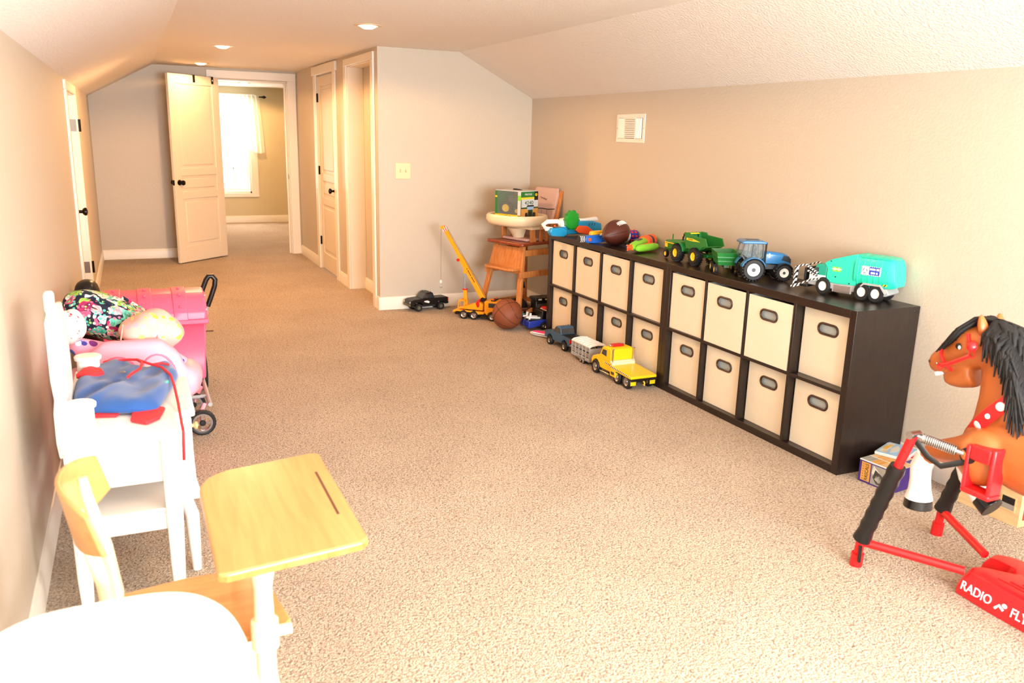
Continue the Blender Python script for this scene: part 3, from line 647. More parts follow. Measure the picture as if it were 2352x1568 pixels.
# side label: recycling arrows and two blue lettered fields
lb = MB().box(-.168, -.075, .0692, .0705, .112, .150).build('side_label', 'white', g, smooth=0)
MB().box(-.164, -.113, .0705, .0709, .115, .148).build('label_field', 'royal_blue', lb, smooth=0)
for i in range(9):
    for z in (.113, .149): MB().box(-.165+i*.0105, -.161+i*.0105, .0705, .0709, z-.001, z+.001).build('dash', 'black', lb, smooth=0)
for a in (90, 210, 330):
    MB().box(-.008, .005, .0705, .0709, .0075, .0105, Matrix.Translation((-.093, 0, .130)) @ Matrix.Rotation(R(a+90), 4, 'Y')).build('arrow', 'dark_grey', lb, smooth=0)
marks('print_line', 'white', lb, face_mtx((-.1385, .0709, .139), (-1, 0, 0), (0, 0, 1)), .046, .0095, 13, 3)
marks('print_line', 'white', lb, face_mtx((-.1385, .0709, .1235), (-1, 0, 0), (0, 0, 1)), .034, .0095, 8, 5)
wheels(g, [.115, -.085, -.153], .054, .038, .030, hub='white', hubr=.52)
for s in (1, -1):
    a = MB(); y = s*.066
    for p, q in (((.145, .090), (.215, .122)), ((.135, .068), (.175, .060)), ((.175, .060), (.245, .030)), ((.215, .122), (.262, .108)), ((.150, .078), (.205, .098))):
        a.bar((p[0], y, p[1]), (q[0], y, q[1]), .007, .014, (0, 1, 0))
    a.build('loader_arm', 'hazard_bw', g, bevel=.001)
    MB().bar((.262, y, .108), (.268, y, .018), .012, .018, (0, 1, 0)).build('fork_post', 'hazard_bw', g, bevel=.001)
    MB().bar((.245, y, .028), (.285, y, .014), .012, .010, (0, 1, 0)).build('fork_tip', 'hazard_bw', g, bevel=.001)
MB().box(.212, .222, -.062, .062, .05, .108).box(.205, .245, -.05, .05, .02, .03).build('fork_plate', 'black', g, bevel=.002)

# ---- blue tractor
b = thing('toy_tractor', 'blue toy tractor with big black tyres and white rims', 'toy tractor', (.098, .835, ZT+.0044), -24)
body(b, 'chassis', [(-.05, .05), (.20, .055), (.205, .075), (.05, .09), (-.06, .085)], .026, 'black')
MB().loft([[(x, sy*hw, z) for sy, z in ((-1, z0), (-1.0, z1-.012), (-.75, z1), (.75, z1), (1.0, z1-.012), (1, z0))] for x, hw, z0, z1 in ((.055, .032, .085, .150), (.12, .031, .085, .146), (.17, .028, .083, .138), (.20, .024, .08, .122), (.208, .022, .078, .105))]).build('hood', 'tractor_blue', b, bevel=.003)
MB().box(.1985, .2095, -.019, .019, .082, .112).build('grille', 'black', b, bevel=.003)
for s in (1, -1): MB().prism([(.155, .105), (.205, .093), (.203, .112), (.19, .126), (.165, .130)], *sorted((s*.026, s*.030)), 'y').build('hood_grille', 'black', b, smooth=0)
for s in (1, -1): MB().box(.085, .092, *sorted((s*.031, s*.0325)), .118, .140).build('hood_trim', 'white', b, smooth=0)
cabp = [(-.065, .085), (.052, .085), (.058, .12), (.050, .190), (-.050, .190), (-.062, .15)]
for i in range(4):
    pass
for s in (1, -1):
    fr = MB()
    for p, q in (((-.062, .13), (-.048, .192)), ((-.008, .09), (-.002, .192)), ((.052, .12), (.047, .192)), ((.02, .088), (.052, .125)), ((-.062, .13), (-.03, .09))): fr.bar((p[0], s*.045, p[1]), (q[0], s*.045, q[1]), .006, .006, (0, 1, 0))
    fr.build('cab_frame', 'black', b)
for s in (1, -1): MB().prism([(-.055, .132), (-.006, .098), (.018, .092), (.049, .125), (.044, .190), (-.044, .190)], *sorted((s*.042, s*.043)), 'y').build('cab_window', 'tractor_glass', b, smooth=0)
MB().box(.047, .048, -.04, .04, .13, .19).build('cab_window', 'tractor_glass', b, smooth=0)
MB().prism([(-.068, .190), (.066, .190), (.062, .200), (.045, .206), (-.05, .206), (-.066, .200)], -.058, .058, 'y').build('roof', 'tractor_blue', b, bevel=.004)
MB().box(-.03, .03, -.022, .022, .206, .2075).build('roof_hatch', 'dark_grey', b, smooth=0)
MB().box(-.035, -.005, -.02, .02, .095, .115).box(-.04, -.03, -.02, .02, .11, .15).build('seat', 'dark_grey', b, bevel=.004)
MB().tube([(.02+.004*math.cos(t), .02*math.cos(t), .145+.017*math.sin(t)) for t in [i*.5236 for i in range(12)]], .0025, 6, closed=True).cyl((.018, 0, .145), (.035, 0, .115), .003, 8).build('steering_wheel', 'black', b)
for s in (1, -1):
    pts = [(0+.067*math.cos(R(a)), .055+.067*math.sin(R(a))) for a in range(20, 165, 12)]; ins = [(x*.91, .055+(z-.055)*.91) for x, z in reversed(pts)]
    MB().prism(pts+ins, *sorted((s*.040, s*.078)), 'y').build('fender', 'tractor_blue', b, bevel=.002)
    pts = [(.165+.05*math.cos(R(a)), .043+.05*math.sin(R(a))) for a in range(20, 165, 14)]; ins = [(.165+(x-.165)*.92, .043+(z-.043)*.92) for x, z in reversed(pts)]
    MB().prism(pts+ins, *sorted((s*.035, s*.066)), 'y').build('front_fender', 'black', b, bevel=.001)
    MB().box(-.01, .05, *sorted((s*.03, s*.055)), .03, .06).build('step', 'black', b, bevel=.003)
MB().tube([(.062, -.048, .08), (.062, -.048, .185), (.064, -.05, .198)], .0045, 8).build('exhaust', 'black', b)
wheels(b, [0], .060, .057, .036, hub='white', hubr=.58, lugs=22, cap='dark_grey')
wheels(b, [.165], .050, .043, .028, hub='white', hubr=.55, lugs=18, cap='dark_grey')

# ---- green dump tractor
d = thing('toy_dump_truck', 'green toy tractor dump truck with four big yellow wheels', 'toy truck', (.17, 1.47, ZT+.0038), 90); d.scale = (.88, 1, 1)
body(d, 'frame', [(.22, .04), (.22, .055), (-.24, .065), (-.24, .045)], .025, 'jd_green')
MB().loft([[(x, sy*hw, z) for sy, z in ((-1, z0), (-1, z1-.01), (-.7, z1), (.7, z1), (1, z1-.01), (1, z0))] for x, hw, z0, z1 in ((.245, .026, .055, .098), (.235, .028, .05, .105), (.10, .032, .055, .118), (.02, .034, .06, .128), (-.03, .036, .06, .14))]).build('hood', 'jd_green', d, bevel=.003)
for s in (1, -1):
    MB().box(.13, .235, *sorted((s*.0285, s*.033)), .088, .094).build('hood_stripe', 'jd_yellow', d, smooth=0)
    MB().box(.205, .235, *sorted((s*.0275, s*.031)), .062, .085).build('grille_side', 'jd_yellow', d, smooth=0)
    pts = [(.03+.062*math.cos(R(a)), .05+.062*math.sin(R(a))) for a in range(15, 175, 14)]; ins = [(.03+(x-.03)*.9, .05+(z-.05)*.9) for x, z in reversed(pts)]
    MB().prism(pts+ins, *sorted((s*.034, s*.068)), 'y').build('fender', 'jd_green', d, bevel=.002)
MB().cyl((.195, 0, .10), (.195, 0, .142), .004, 10).build('exhaust', 'jd_green', d)
MB().cyl((.08, 0, .118), (.08, 0, .138), .003, 8).build('air_cap', 'black', d)
for s in (1, -1):
    cb = MB()
    for p, q in (((.03, .122), (.012, .168)), ((-.04, .122), (-.04, .168)), ((-.005, .122), (-.012, .168))): cb.bar((p[0], s*.032, p[1]), (q[0], s*.032, q[1]), .006, .006, (0, 1, 0))
    cb.build('cab_frame', 'black', d)
MB().box(-.035, .016, -.030, .030, .124, .165).build('cab_window', 'tractor_glass', d, smooth=0)
MB().box(-.048, .016, -.038, .038, .166, .173).build('cab_roof', 'jd_yellow', d, bevel=.003)
bk = [(-.045, .115), (-.03, .178), (-.09, .178), (-.105, .165), (-.26, .160), (-.285, .118), (-.24, .110), (-.20, .085), (-.06, .085)]
MB().prism(bk, -.062, -.056, 'y').prism(bk, .056, .062, 'y').box(-.20, -.05, -.058, .058, .085, .092).bar((-.045, 0, .115), (-.032, 0, .176), .114, .006, (1, 0, 0)).bar((-.20, 0, .088), (-.27, 0, .115), .114, .006, (1, 0, 0)).build('dump_bed', 'jd_green', d, bevel=.0015)
sidepanels(d, 'bed_stripe', [(-.06, .135), (-.06, .148), (-.13, .148), (-.21, .136), (-.13, .133)], .062, 'jd_yellow')
text('bed_lettering', 'JOHN DEERE', .010, 'black', d, face_mtx((-.105, .0635, .1415), (-1, 0, 0), (0, 0, 1)), .0002, .95)
sidepanels(d, 'lower_panel', [(-.05, .065), (-.05, .082), (-.19, .082), (-.19, .065)], .040, 'jd_green')
wheels(d, [.03, -.17], .062, .049, .046, hub='jd_yellow', hubr=.5, lugs=20)
wheels(d, [.20], .040, .0235, .018, hub='jd_yellow', hubr=.55)

# ---- small green tractor and barge wagon beside it
f = thing('toy_antique_tractor', 'small green toy tractor with yellow seat parked behind the green wagon', 'toy tractor', (.272, 1.085, ZT+.0042), 90); f.scale = (1.2, 1.15, 1.15)
MB().loft([[(x, sy*hw, z) for sy, z in ((-1, z0), (-1, z1-.006), (-.6, z1), (.6, z1), (1, z1-.006), (1, z0))] for x, hw, z0, z1 in ((.125, .018, .04, .088), (.115, .02, .036, .092), (0, .021, .045, .096), (-.03, .019, .045, .096))]).build('hood', 'jd_green', f, bevel=.003)
MB().box(.121, .127, -.015, .015, .045, .084).build('grille', 'dark_green', f, bevel=.002)
MB().box(-.12, -.02, -.022, .022, .045, .07).build('rear_frame', 'jd_green', f, bevel=.003)
MB().tube([(-.055, .018*math.cos(t), .112+.016*math.sin(t)) for t in [i*.5236 for i in range(12)]], .003, 6, closed=True).bar((-.055, -.016, .112), (-.055, .016, .112), .003, .003).cyl((-.055, 0, .112), (-.03, 0, .088), .003, 8).build('steering_wheel', 'black', f)
MB().loft([[(x, sy*.02, z+dz) for sy, z in ((-1, .004), (-.6, 0), (.6, 0), (1, .004), (.6, -.006), (-.6, -.006))] for x, dz in ((-.07, .09), (-.095, .088), (-.112, .105))]).cyl((-.095, 0, .06), (-.095, 0, .085), .004, 8).build('seat', 'jd_yellow', f, bevel=.002)
wheels(f, [-.095], .048, .046, .03, hub='jd_yellow', hubr=.6, lugs=18)
wheels(f, [.105], .016, .022, .014, hub='jd_yellow', hubr=.55)
wg = thing('toy_wagon', 'green toy barge wagon with yellow wheels in front of the small tractor', 'toy wagon', (.112, 1.062, ZT), 62); wg.scale = (1.25, 1.25, 1.25)
bx = MB(); t = .003
top = [(-.085, -.05), (.075, -.05), (.075, .05), (-.085, .05)]; bot = [(-.07, -.038), (.06, -.038), (.06, .038), (-.07, .038)]
for k in range(4):
    a, b2, c2, d2 = bot[k], bot[(k+1) % 4], top[(k+1) % 4], top[k]
    bx.add([(a[0], a[1], .042), (b2[0], b2[1], .042), (c2[0], c2[1], .098), (d2[0], d2[1], .098), (a[0]*.94, a[1]*.92, .045), (b2[0]*.94, b2[1]*.92, .045), (c2[0]*.95, c2[1]*.93, .098), (d2[0]*.95, d2[1]*.93, .098)], [(0, 1, 2, 3), (7, 6, 5, 4), (3, 2, 6, 7), (0, 4, 5, 1), (0, 3, 7, 4), (1, 5, 6, 2)])
bx.add([(p[0], p[1], .043) for p in bot], [(0, 1, 2, 3)]); bx.build('box', 'jd_green', wg)
for z in (.060, .078): MB().loft([[(p[0]*s_+(-.005), p[1]*s_, z+dz) for p in [(lerp(bot[k][0], top[k][0], (z-.042)/.056)+.005, lerp(bot[k][1], top[k][1], (z-.042)/.056)) for k in range(4)]] for dz, s_ in ((-.002, 1.02), (.002, 1.02))]).build('side_rib', 'jd_green', wg)
MB().box(-.06, .05, -.012, .012, .03, .042).box(.05, .11, -.005, .005, .026, .032).build('running_gear', 'dark_green', wg)
wheels(wg, [.045, -.05], .046, .0215, .014, hub='jd_yellow', hubr=.55)

# ---- football
fb = thing('football', 'brown leather football with white laces on the shelf top', 'ball', (.125, 2.235, ZT+.087), 0); fb.scale = (1.2, 1.2, 1.2)
fm = Matrix.Rotation(R(205), 4, 'Z') @ Matrix.Rotation(R(6), 4, 'Y')
prof = [(max(.0004, .072*(math.cos(math.pi/2*(i/12))**.82)), .125*i/12) for i in range(-12, 13)] if False else [(max(.0004, .072*math.cos(math.pi/2*abs(i)/12)**.85), .122*i/12) for i in range(-12, 13)]
MB().lathe(prof, 'x', n=32, m=fm).build('leather_ball', 'leather_brown', fb, smooth=60)
lm = fm @ Matrix.Rotation(R(-32), 4, 'X')
lac = MB()
for i in range(8):
    x = -.034+i*.0095; rr = .072*math.cos(math.pi/2*abs(x)/.122)**.85+.0012
    lac.tube([(x, rr*math.sin(R(a)), rr*math.cos(R(a))) for a in (-11, -4, 4, 11)], .0022, 6)
lac.tube([(x, 0, .072*math.cos(math.pi/2*abs(x)/.122)**.85+.0005) for x in (-.04, -.02, 0, .02, .04)], .0018, 6)
lac.v = [(lm @ Vector(p))[:] for p in lac.v]; lac.build('laces', 'white', fb)
for q in range(4):
    sm = fm @ Matrix.Rotation(R(13+90*q), 4, 'X')
    s_ = MB().tube([(x, 0, .072*math.cos(math.pi/2*abs(x)/.122)**.85+.0002) for x in [-.118+.236*i/20 for i in range(21)]], .0010, 5); s_.v = [(sm @ Vector(p))[:] for p in s_.v]; s_.build('seam', 'black', fb)

# ---- large water blaster (blue, white, orange with green drum)
w1 = thing('toy_water_blaster', 'large blue and white water blaster with a green drum at the shelf corner', 'toy gun', (.10, 2.80, ZT+.001), 0); w1.scale = (1, 1, 1.25)
MB().prism([(-.20, .006), (-.22, .030), (-.205, .052), (-.12, .056), (-.08, .040), (-.07, .012), (-.10, .0)], -.055, .0, 'y').build('fore_grip', 'gun_blue', w1, bevel=.008, seg=3)
MB().box(-.185, -.115, -.05, -.012, .054, .0565).build('grip_badge', 'black', w1, bevel=.001)
marks('grip_print', 'ivory', w1, face_mtx((-.15, -.031, .0565), (1, 0, 0), (0, 1, 0)), .058, .014, 7, 4)
MB().prism([(-.11, .02), (-.10, .075), (-.06, .085), (.16, .085), (.235, .07), (.24, .03), (.18, .012), (-.06, .008)], -.01, .05, 'y').build('body', 'gun_blue', w1, bevel=.007, seg=3)
MB().prism([(-.06, .085), (-.05, .104), (.10, .098), (.20, .108), (.215, .085)], .0, .04, 'y').build('top_rail', 'white', w1, bevel=.005)
MB().tube([(-.07, .02, .05), (-.12, .02, .085), (-.20, .03, .083), (-.235, .03, .066), (-.225, .0, .045), (-.17, -.03, .042)], .0135, 12).build('handle_loop', 'white', w1)
MB().prism([(-.11, .055), (-.10, .10), (-.03, .108), (-.01, .085), (-.03, .05)], -.015, .045, 'y').build('receiver', 'white', w1, bevel=.008, seg=3)
dr = MB().lathe([(.0001, -.026), (.046, -.026), (.054, -.018), (.054, .018), (.046, .026), (.0001, .026)], 'y', c=(-.035, -.034, .096), n=28)
for k in range(10):
    a = 2*math.pi*k/10; dr.cyl((-.035+.054*math.cos(a), -.052, .096+.054*math.sin(a)), (-.035+.054*math.cos(a), -.016, .096+.054*math.sin(a)), .006, 8)
dr.build('drum', 'green_clear', w1)
MB().prism([(.0, .035), (.02, .062), (.10, .058), (.165, .022), (.12, .008), (.03, .018)], -.04, -.012, 'y').build('stock', 'bright_orange', w1, bevel=.004)
for i in range(3): MB().box(-.002, .002, -.0115, -.0095, -.008, .008, Matrix.Translation((.13+.022*i, 0, .065)) @ Matrix.Rotation(R(25), 4, 'Y')).build('vent_slot', 'black', w1, smooth=0)
for x, y, z in ((-.075, -.012, .078), (-.135, .035, .058), (.015, .012, .112)): MB().lathe([(.0001, .006), (.007, .004), (.008, -.004)], 'z', c=(x, y, z), n=12).build('button', 'bright_orange', w1)
MB().prism([(.0, .095), (.005, .118), (.03, .118), (.045, .095)], -.004, .028, 'y').build('sight', 'gun_blue', w1, bevel=.004)
# ---- second blaster: royal blue dart blaster with barrel cluster
w2 = thing('toy_dart_blaster', 'royal blue dart blaster with red barrel cluster behind the football', 'toy gun', (.143, 2.385, ZT+.001), 1)
MB().lathe([(.020, -.225), (.023, -.220), (.023, -.185), (.021, -.18)], 'x', c=(0, 0, .030), n=18).build('striped_end', 'black_white_rings', w2)
MB().prism([(-.185, .012), (-.18, .050), (-.13, .058), (-.05, .060), (.03, .066), (.09, .060), (.10, .02), (.05, .004), (-.02, .010), (-.10, .0), (-.16, .004)], -.028, .022, 'y').build('body', 'blaster_blue', w2, bevel=.007, seg=3)
MB().lathe([(.0001, -.033), (.019, -.033), (.023, -.026), (.023, -.02)], 'y', c=(-.045, 0, .03), n=18).build('knob_disc', 'blaster_blue', w2)
MB().lathe([(.006, -.012), (.020, -.010), (.020, .012), (.006, .014)], 'x', c=(-.155, -.012, .028), n=14).build('orange_plug', 'bright_orange', w2)
MB().prism([(-.14, .055), (-.13, .082), (-.05, .086), (-.02, .062)], -.02, .02, 'y').build('yellow_cover', 'amber', w2, bevel=.006)
MB().prism([(-.08, .052), (-.06, .068), (.04, .070), (.06, .056)], -.030, .005, 'y').build('white_panel', 'white', w2, bevel=.004)
MB().lathe([(.036, .09), (.040, .10), (.040, .17), (.036, .175)], 'x', c=(0, 0, .042), n=24).build('barrel_sleeve', 'white', w2)
MB().lathe([(.0405, .11), (.0415, .112), (.0415, .150), (.0405, .152)], 'x', c=(0, 0, .042), n=24).build('barrel_band', 'blaster_blue', w2)
MB().lathe([(.030, .17), (.039, .175), (.039, .240), (.034, .244), (.0001, .244)], 'x', c=(0, 0, .042), n=24).build('barrel_cluster', 'royal_blue', w2)
for k in range(8):
    a = 2*math.pi*k/8
    for x in (.192, .222): MB().ball((x, .034*math.cos(a), .042+.034*math.sin(a)), (.013, .010, .010), 10, 6).build('barrel_peg', 'pure_red', w2)
# ---- lime water pistol
w3 = thing('toy_water_pistol', 'lime green and orange water pistol lying on the shelf top', 'toy gun', (.165, 1.985, ZT+.001), 38); w3.scale = (1.35, 1.35, 1.3)
MB().loft([[(x, y, zc+rz*math.sin(R(a))) if False else (x, ry*math.cos(R(a)), zc+rz*math.sin(R(a))) for a in range(0, 360, 24)] for x, ry, rz, zc in ((-.15, .010, .012, .03), (-.14, .018, .02, .030), (-.06, .022, .026, .032), (.03, .026, .028, .034), (.12, .024, .026, .034), (.19, .022, .026, .036), (.22, .012, .014, .036))]).build('body', 'lime', w3, sub=1)
MB().loft([[(x, yc+ry*math.cos(R(a)), .024+.020*s_*math.sin(R(a))) for a in range(0, 360, 30)] for x, yc, ry, s_ in ((-.135, -.028, .012, .6), (-.12, -.032, .021, 1), (-.05, -.052, .022, 1), (.0, -.070, .020, 1), (.022, -.078, .010, .6))]).build('tank', 'lime', w3, sub=1)
MB().lathe([(.024, .03), (.033, .038), (.033, .085), (.028, .095), (.024, .10)], 'x', c=(0, 0, .035), n=22).build('pump_sleeve', 'bright_orange', w3)
MB().lathe([(.0285, .098), (.0295, .10), (.0295, .125), (.0285, .127)], 'x', c=(0, 0, .035), n=22).build('grip_band', 'dark_grey', w3)
MB().lathe([(.024, .128), (.031, .134), (.031, .158), (.024, .165)], 'x', c=(0, 0, .035), n=22).build('collar', 'bright_orange', w3)
nz = MB().lathe([(.010, -.150), (.014, -.155), (.010, -.168), (.005, -.172), (.004, -.19), (.0001, -.192)], 'x', c=(0, 0, .030), n=14)
for k in range(4): nz.cyl((-.16, 0, .03), (-.16, .019*math.cos(k*1.5708+.6), .03+.019*math.sin(k*1.5708+.6)), .004, 8)
nz.build('nozzle', 'bright_orange', w3)
MB().box(-.07, -.01, -.012, .016, .054, .060).build('top_inlay', 'dark_grey', w3, bevel=.003)
MB().tube([(-.10, -.038, .040), (-.06, -.052, .045), (-.01, -.066, .042)], .0022, 6).build('tank_stripe', 'bright_orange', w3)

# ================================================================== TOYS ON THE FLOOR BY THE SHELF
def pickup(name, label, loc, rz, bodym, lowm, hubm, tail='pure_red', wb=.213, L0=-.10, L1=.085, rr=.033, hw=.062, lift=.03):
    p = thing(name, label, 'toy truck', loc, rz)
    f0, r0 = wb/2, -wb/2
    z0 = .045
    nose, tl = f0+.075, r0-.072
    low = [(nose, z0+.005), (nose+.004, z0+.03), (f0-.045, z0+.012), (r0+.045, z0+.012), (tl, z0+.018), (tl, z0+.045), (nose-.005, z0+.045)]
    # body with arched wheel wells
    def arch(cx, n=7, rad=.046): return [(cx+rad*math.cos(R(a)), max(z0+.002, .036+rad*math.sin(R(a)))) for a in [10+160*i/n for i in range(n+1)]]
    pts = [(nose, z0)]+arch(f0)+arch(r0)+[(tl, z0+.004), (tl-.003, .103), (r0+.055, .105), (r0+.052, .108), (f0-.035, .108), (f0+.045, .103), (nose-.004, .094), (nose+.002, .07)]
    body(p, 'body', pts, hw, bodym, .004)
    body(p, 'cab', [(f0-.025, .100), (f0-.07, .150), (f0-.085, .157), (r0+.085, .157), (r0+.072, .150), (r0+.055, .100)], hw-.006, bodym, .005)
    sidepanels(p, 'side_window', [(f0-.04, .111), (f0-.072, .143), (f0-.094, .146), (f0-.094, .111)], hw-.006, 'window_tint'); sidepanels(p, 'side_window', [(f0-.1, .111), (f0-.1, .146), (r0+.083, .146), (r0+.068, .111)], hw-.006, 'window_tint')
    MB().bar((f0-.034, 0, .1105), (f0-.069, 0, .1495), 2*hw-.022, .002, (1, 0, 1)).build('windshield', 'window_tint', p, smooth=0)
    MB().bar((r0+.0575, 0, .1105), (r0+.0715, 0, .1465), 2*hw-.022, .002, (-1, 0, .3)).build('rear_window', 'window_tint', p, smooth=0)
    MB().box(tl+.008, r0+.046, -hw+.010, hw-.010, .098, .1065).build('bed_floor', 'black', p, smooth=0)
    MB().box(nose-.004, nose+.010, -hw+.002, hw-.002, .048, .066).build('front_bumper', lowm, p, bevel=.003)
    MB().box(tl-.010, tl+.002, -hw+.002, hw-.002, .050, .064).build('rear_bumper', lowm, p, bevel=.003)
    MB().box(nose-.001, nose+.004, -hw+.018, hw-.018, .070, .090).build('grille', 'black', p, bevel=.002)
    for s in (1, -1):
        MB().box(nose-.004, nose+.0045, *sorted((s*(hw-.016), s*(hw-.002))), .072, .090).build('headlight', 'silver', p, bevel=.002)
        MB().box(tl-.0045, tl+.004, *sorted((s*(hw-.014), s*(hw+.001))), .070, .098).build('tail_light', tail, p, bevel=.002)
    MB().box(r0-.02, f0+.02, -.02, .02, .026, .045).build('chassis', 'dark_grey', p, bevel=.003)
    for cx in (f0, r0): MB().cyl((cx, -hw+.005, rr), (cx, hw-.005, rr), .006, 8).build('axle', 'dark_grey', p)
    for i in range(4): MB().ball((f0-.09-i*.012, (i-1.5)*.024, .159), .004, 8, 6).build('roof_marker', bodym, p)
    wheels(p, [f0, r0], hw-.008, rr, .032, hub=hubm, hubr=.5)
    return p
pb = pickup('toy_pickup', 'black toy pickup truck parked against the end wall', (-.602, 4.098, 0), 189, 'black', 'olive_grey', 'olive_grey')
for s in (1, -1): MB().prism([(.01, .066), (.055, .080), (.05, .088), (.02, .090), (.0, .078)], *sorted((s*.0622, s*.0632)), 'y').build('mud_splash', 'brand_white', pb, smooth=0)
pickup('toy_pickup', 'dusty blue toy pickup truck beside the far shelf', (-.078, 2.535, 0), 92, 'pickup_blue', 'grey', 'silver')
# ---- livestock trailer
tr = thing('toy_livestock_trailer', 'grey slatted toy livestock trailer with a ribbed white roof', 'toy trailer', (-.105, 2.135, 0), 91)
TLn, TWd = .118, .062
for s in (1, -1):
    sd = MB().box(-TLn, TLn, *sorted((s*(TWd-.003), s*TWd)), .026, .050)
    for z in (.060, .070, .080, .098, .108, .118): sd.box(-TLn, TLn, *sorted((s*(TWd-.003), s*TWd)), z-.0035, z+.0035)
    sd.build('side_slats', 'grey', tr)
    for i in range(6):
        x = -TLn+i*TLn*2/5; MB().box(x-.004, x+.004, *sorted((s*(TWd-.004), s*(TWd+.003))), .026, .126).build('side_post', 'grey', tr, bevel=.001)
MB().box(-TLn-.003, -TLn, -TWd, TWd, .026, .118).build('tailgate', 'grey', tr); MB().box(TLn, TLn+.003, -TWd, TWd, .026, .122).build('front_panel', 'grey', tr)
MB().box(-TLn, TLn, -TWd, TWd, .022, .028).build('deck', 'dark_grey', tr)
rp = [(-TWd-.003, .124), (-TWd-.003, .130), (-TWd*.8, .140), (0, .145), (TWd*.8, .140), (TWd+.003, .130), (TWd+.003, .124), (TWd*.7, .132), (0, .137), (-TWd*.7, .132)]
MB().prism(rp, -TLn-.004, TLn+.004, 'x').build('roof', 'white', tr)
for i in range(7):
    x = -TLn+.01+i*(2*TLn-.02)/6; MB().tube([(x, y, z+.0015) for y, z in rp[1:6]], .003, 6).build('roof_rib', 'white', tr)
MB().box(TLn, TLn+.05, -.008, .008, .024, .034).build('hitch', 'dark_grey', tr, bevel=.002)
for s in (1, -1): MB().prism([(-.065, .026), (-.058, .040), (.008, .040), (.016, .026)], *sorted((s*TWd, s*(TWd+.014))), 'y').build('fender', 'silver', tr, bevel=.001)
wheels(tr, [-.043, -.005], TWd-.004, .0185, .014, hub='silver', hubr=.6)
# ---- yellow flatbed truck
fl = thing('toy_flatbed_truck', 'yellow toy flatbed tow truck with a checkered side stripe', 'toy truck', (-.115, 1.68, 0), 90.5)
body(fl, 'frame', [(.22, .040), (.22, .056), (-.225, .062), (-.225, .045)], .03, 'black')
body(fl, 'cab', [(.245, .045), (.25, .085), (.235, .105), (.185, .125), (.150, .135), (.118, .19), (.105, .198), (.03, .198), (.016, .19), (.008, .05), (.135, .05)]+[(.19+.048*math.cos(R(a)), .045+.048*math.sin(R(a))) for a in (170, 140, 110, 90, 70, 40, 12)], .082, 'yellow', .012, seg=3)
sidepanels(fl, 'side_window', [(.125, .145), (.108, .178), (.065, .180), (.065, .14)], .0825, 'window_tint')
MB().bar((.151, 0, .143), (.122, 0, .188), .135, .003, (1, 0, 1)).build('windshield', 'window_tint', fl, smooth=0)
MB().prism([(-.24, .072), (-.24, .088), (.0, .100), (.005, .100), (.005, .078)], -.093, .093, 'y').build('flat_deck', 'yellow', fl, bevel=.003)
sidepanels(fl, 'side_stripe', [(-.225, .082), (-.225, .0885), (.0, .100), (.0, .091)], .0934, 'flat_hazard')
sidepanels(fl, 'cab_stripe', [(.015, .092), (.015, .099), (.085, .102), (.085, .095)], .0826, 'flat_hazard')
MB().box(-.010, .0, -.085, .085, .098, .118).box(.0, .012, -.088, .088, .112, .126).build('headboard', 'cream_plastic', fl, bevel=.002)
MB().box(-.246, -.238, -.092, .092, .058, .072).build('tail_beam', 'black', fl, bevel=.001)
for s in (1, -1):
    MB().box(-.235, -.231, *sorted((s*.05, s*.088)), .030, .062).build('mud_flap', 'yellow', fl, bevel=.001)
    MB().box(.02, .13, *sorted((s*.078, s*.092)), .028, .040).build('running_board', 'silver', fl, bevel=.004)
    MB().box(-.065, .0, *sorted((s*.06, s*.0935)), .035, .082).build('tool_box', 'yellow', fl, bevel=.003)
    MB().box(-.05, -.015, *sorted((s*.0936, s*.0942)), .048, .066).build('tool_box_label', 'photo_dark', fl, smooth=0)
    MB().tube([(.0, s*.075, .10), (.0, s*.075, .19), (-.008, s*.075, .204)], .005, 8).build('exhaust_stack', 'silver', fl)
    MB().ball((.085, s*.045, .203), .010, 12, 8).build('roof_lamp', 'silver', fl)
MB().box(.06, .10, -.04, .04, .198, .212).build('light_bar', 'red', fl, bevel=.003)
MB().cyl((.08, -.052, .202), (.08, .052, .202), .005, 10).build('light_bar_base', 'silver', fl)
MB().tube([(-.24, 0, .055), (-.252, 0, .045), (-.250, 0, .032), (-.242, 0, .034)], .005, 8).build('tow_hook', 'amber', fl)
wheels(fl, [.19], .074, .044, .032, hub='silver', hubr=.58); wheels(fl, [-.075, -.182], .074, .044, .034, hub='silver', hubr=.58)
# ---- crane truck
ck = thing('toy_crane_truck', 'orange toy mobile crane with its boom raised and hook hanging', 'toy truck', (-.315, 3.625, 0), -41)
HWc = .066; xo = .09   # near front wheel at x=+.09+...
body(ck, 'chassis', [(.20, .03), (.20, .05), (-.165, .055), (-.185, .045), (-.18, .030)], .055, 'black')
body(ck, 'deck', [(.075, .052), (.075, .068), (-.16, .073), (-.19, .068), (-.20, .050), (-.19, .048), (-.17, .06), (.0, .058), (.02, .045)], HWc, 'crane_orange', .003)
body(ck, 'cab', [(.215, .035), (.22, .11), (.205, .155), (.195, .163), (.085, .163), (.078, .155), (.078, .06), (.09, .055)]+[(.145+.042*math.cos(R(a)), .035+.042*math.sin(R(a))) for a in (170, 135, 90, 45, 10)], HWc, 'crane_orange', .006)
sidepanels(ck, 'side_window', [(.115, .112), (.115, .148), (.19, .148), (.205, .112)], HWc, 'window_tint')
MB().bar((.2185, 0, .112), (.2065, 0, .150), 2*HWc-.02, .002, (1, 0, .3)).build('windshield', 'window_tint', ck, smooth=0)
MB().box(.13, .165, -.055, .055, .163, .171).build('light_bar', 'black', ck, bevel=.003)
for s in (1, -1): MB().cyl((.148, s*.045, .171), (.148, s*.045, .183), .008, 10).build('beacon', 'orange_lens', ck)
MB().lathe([(.05, .068), (.05, .08)], 'z', c=(-.06, 0, 0), n=24).build('turntable', 'black', ck)
